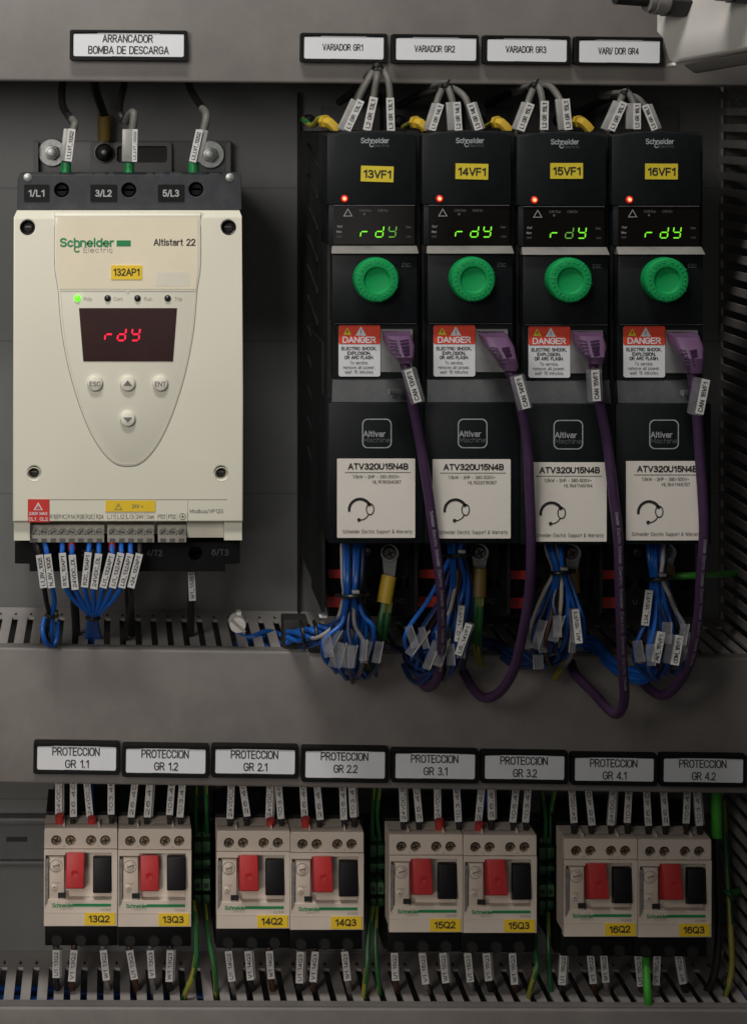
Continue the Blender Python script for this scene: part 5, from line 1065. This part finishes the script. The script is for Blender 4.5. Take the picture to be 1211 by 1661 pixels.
solo('blue_wire', m, M['blue'], 'pair of blue wire ends in the bottom right corner', 'wire', (1200, 1630, .06))
# blue wires lying inside the bottom duct
for j in range(9):
    m = MB(); y = 1588 + j * 7; w0 = .025 + .006 * (j % 4)
    X0, X1 = -300, [330, 300, 360, 560, 340, 700, 620, 1150, 900][j]
    P = []
    for q in range(12):
        f = q / 11; P.append((X0 + (X1 - X0) * f, y + 5 * math.sin(f * 9 + j * 2.1) + 14 * f + 14, w0 + .008 * math.sin(f * 7 + j)))
    m.tube(P, 5.5, n=8); solo('blue_wire', m, M['blue'], '%s blue wire from the back among those lying inside the bottom duct' % ['first', 'second', 'third', 'fourth', 'fifth', 'sixth', 'seventh', 'eighth', 'ninth'][j], 'wire', P[0], 'blue wires inside the bottom duct')
for j in range(3):
    m = MB(); P = [(385 + q * 14, 1030 + j * 10 + 5 * math.sin(q * 1.3 + j), .06 + .01 * math.sin(q + j * 2)) for q in range(8)]
    m.tube(P, 5, n=8); solo('blue_wire', m, M['blue'], '%s blue wire inside the middle duct seen through slots right of the rivet' % ('upper', 'middle', 'lower')[j], 'wire', P[0], 'blue wires inside the middle duct')

# ================================================================== white junction box, top right
t = Thing('junction_box', 'pale grey junction box with cable glands in the top right corner', 'junction box', (1150, 40, .2))
def bp(x, y, wd): return pt(x, y, wd)
m = MB()
# left wall, seen in perspective: back edge profile then the front edge
prof = [(1063, -60, .17), (1063, 52, .17), (1073, 63, .175), (1083, 98, .18), (1092, 104, .182)]
back = [bp(*p) for p in prof]; dx = .055; dzs = .0135
front = [v + Vector((dx, -.12, dzs)) for v in back]; dr_ = Vector((.10, .0, .02))
L_ = back + front + [v + dr_ for v in front] + [v + dr_ for v in back]
n5 = 5; fs = []
for a in range(3):
    for i in range(4): fs.append((a * 5 + i, a * 5 + i + 1, a * 5 + 5 + i + 1, a * 5 + 5 + i))
fs += [(4, 9, 14, 19)[::-1], (0, 5, 10, 15)]
fs += [(15, 16, 17, 18, 19, 4, 3, 2, 1, 0)]
bm_ = bmesh.new(); vv = [bm_.verts.new(v) for v in L_]
for f in fs:
    try: bm_.faces.new([vv[i] for i in f])
    except ValueError: pass
bmesh.ops.recalc_face_normals(bm_, faces=bm_.faces)
bmesh.ops.bevel(bm_, geom=[e for e in bm_.edges if len(e.link_faces) == 2 and e.calc_face_angle(0) > .6], offset=.002, segments=3, profile=.5, affect='EDGES')
m.bm(bm_); t.part('housing', m, M['boxwhite'])
m = MB(); o = Vector((0.003, -.006, -.0002)); h = Vector((0.008, 0, -.006))
A = [back[4] + o, front[4] + o + Vector((0, .004, 0)), front[4] + o + dr_, back[4] + o + dr_]
m.hexa(A, [a + h for a in A], 0, .0015, 3); t.part('lid', m, M['boxgrey'])
m = MB(); c = pt(1096, 104, .183); m.lathe(1094, 104.5, [(4, .176), (4, .186), (2.5, .188), (.3, .1885)], 12); t.part('lid_screw', m, M['boxwhite'])
for j, (f_, h_) in enumerate(((.18, 2), (.62, -12), (1.05, -26))):
    base = back[1] + (front[1] - back[1]) * f_; base = Vector((base.x, base.y, Z0 + (185 - h_) * k(.18) - .0)) ; base.z = pt(0, h_, .2).z
    ax = Vector((-1, -.25, .05)).normalized(); m = MB()
    def cyl(a, b, r, nn=20, mi=0): vs, f2, _ = tube_mesh([base + ax * a, base + ax * b], r, nn); m.add(vs, f2, mi)
    cyl(-.003, .011, .0105, 6, 1); cyl(.0112, .02, .0088, 24, 0); cyl(.0202, .024, .0075, 24, 0); cyl(.0242, .046, .0042, 16, 1)
    t.part('cable_gland', m, [M['glandgrey'], M['cableblack']])
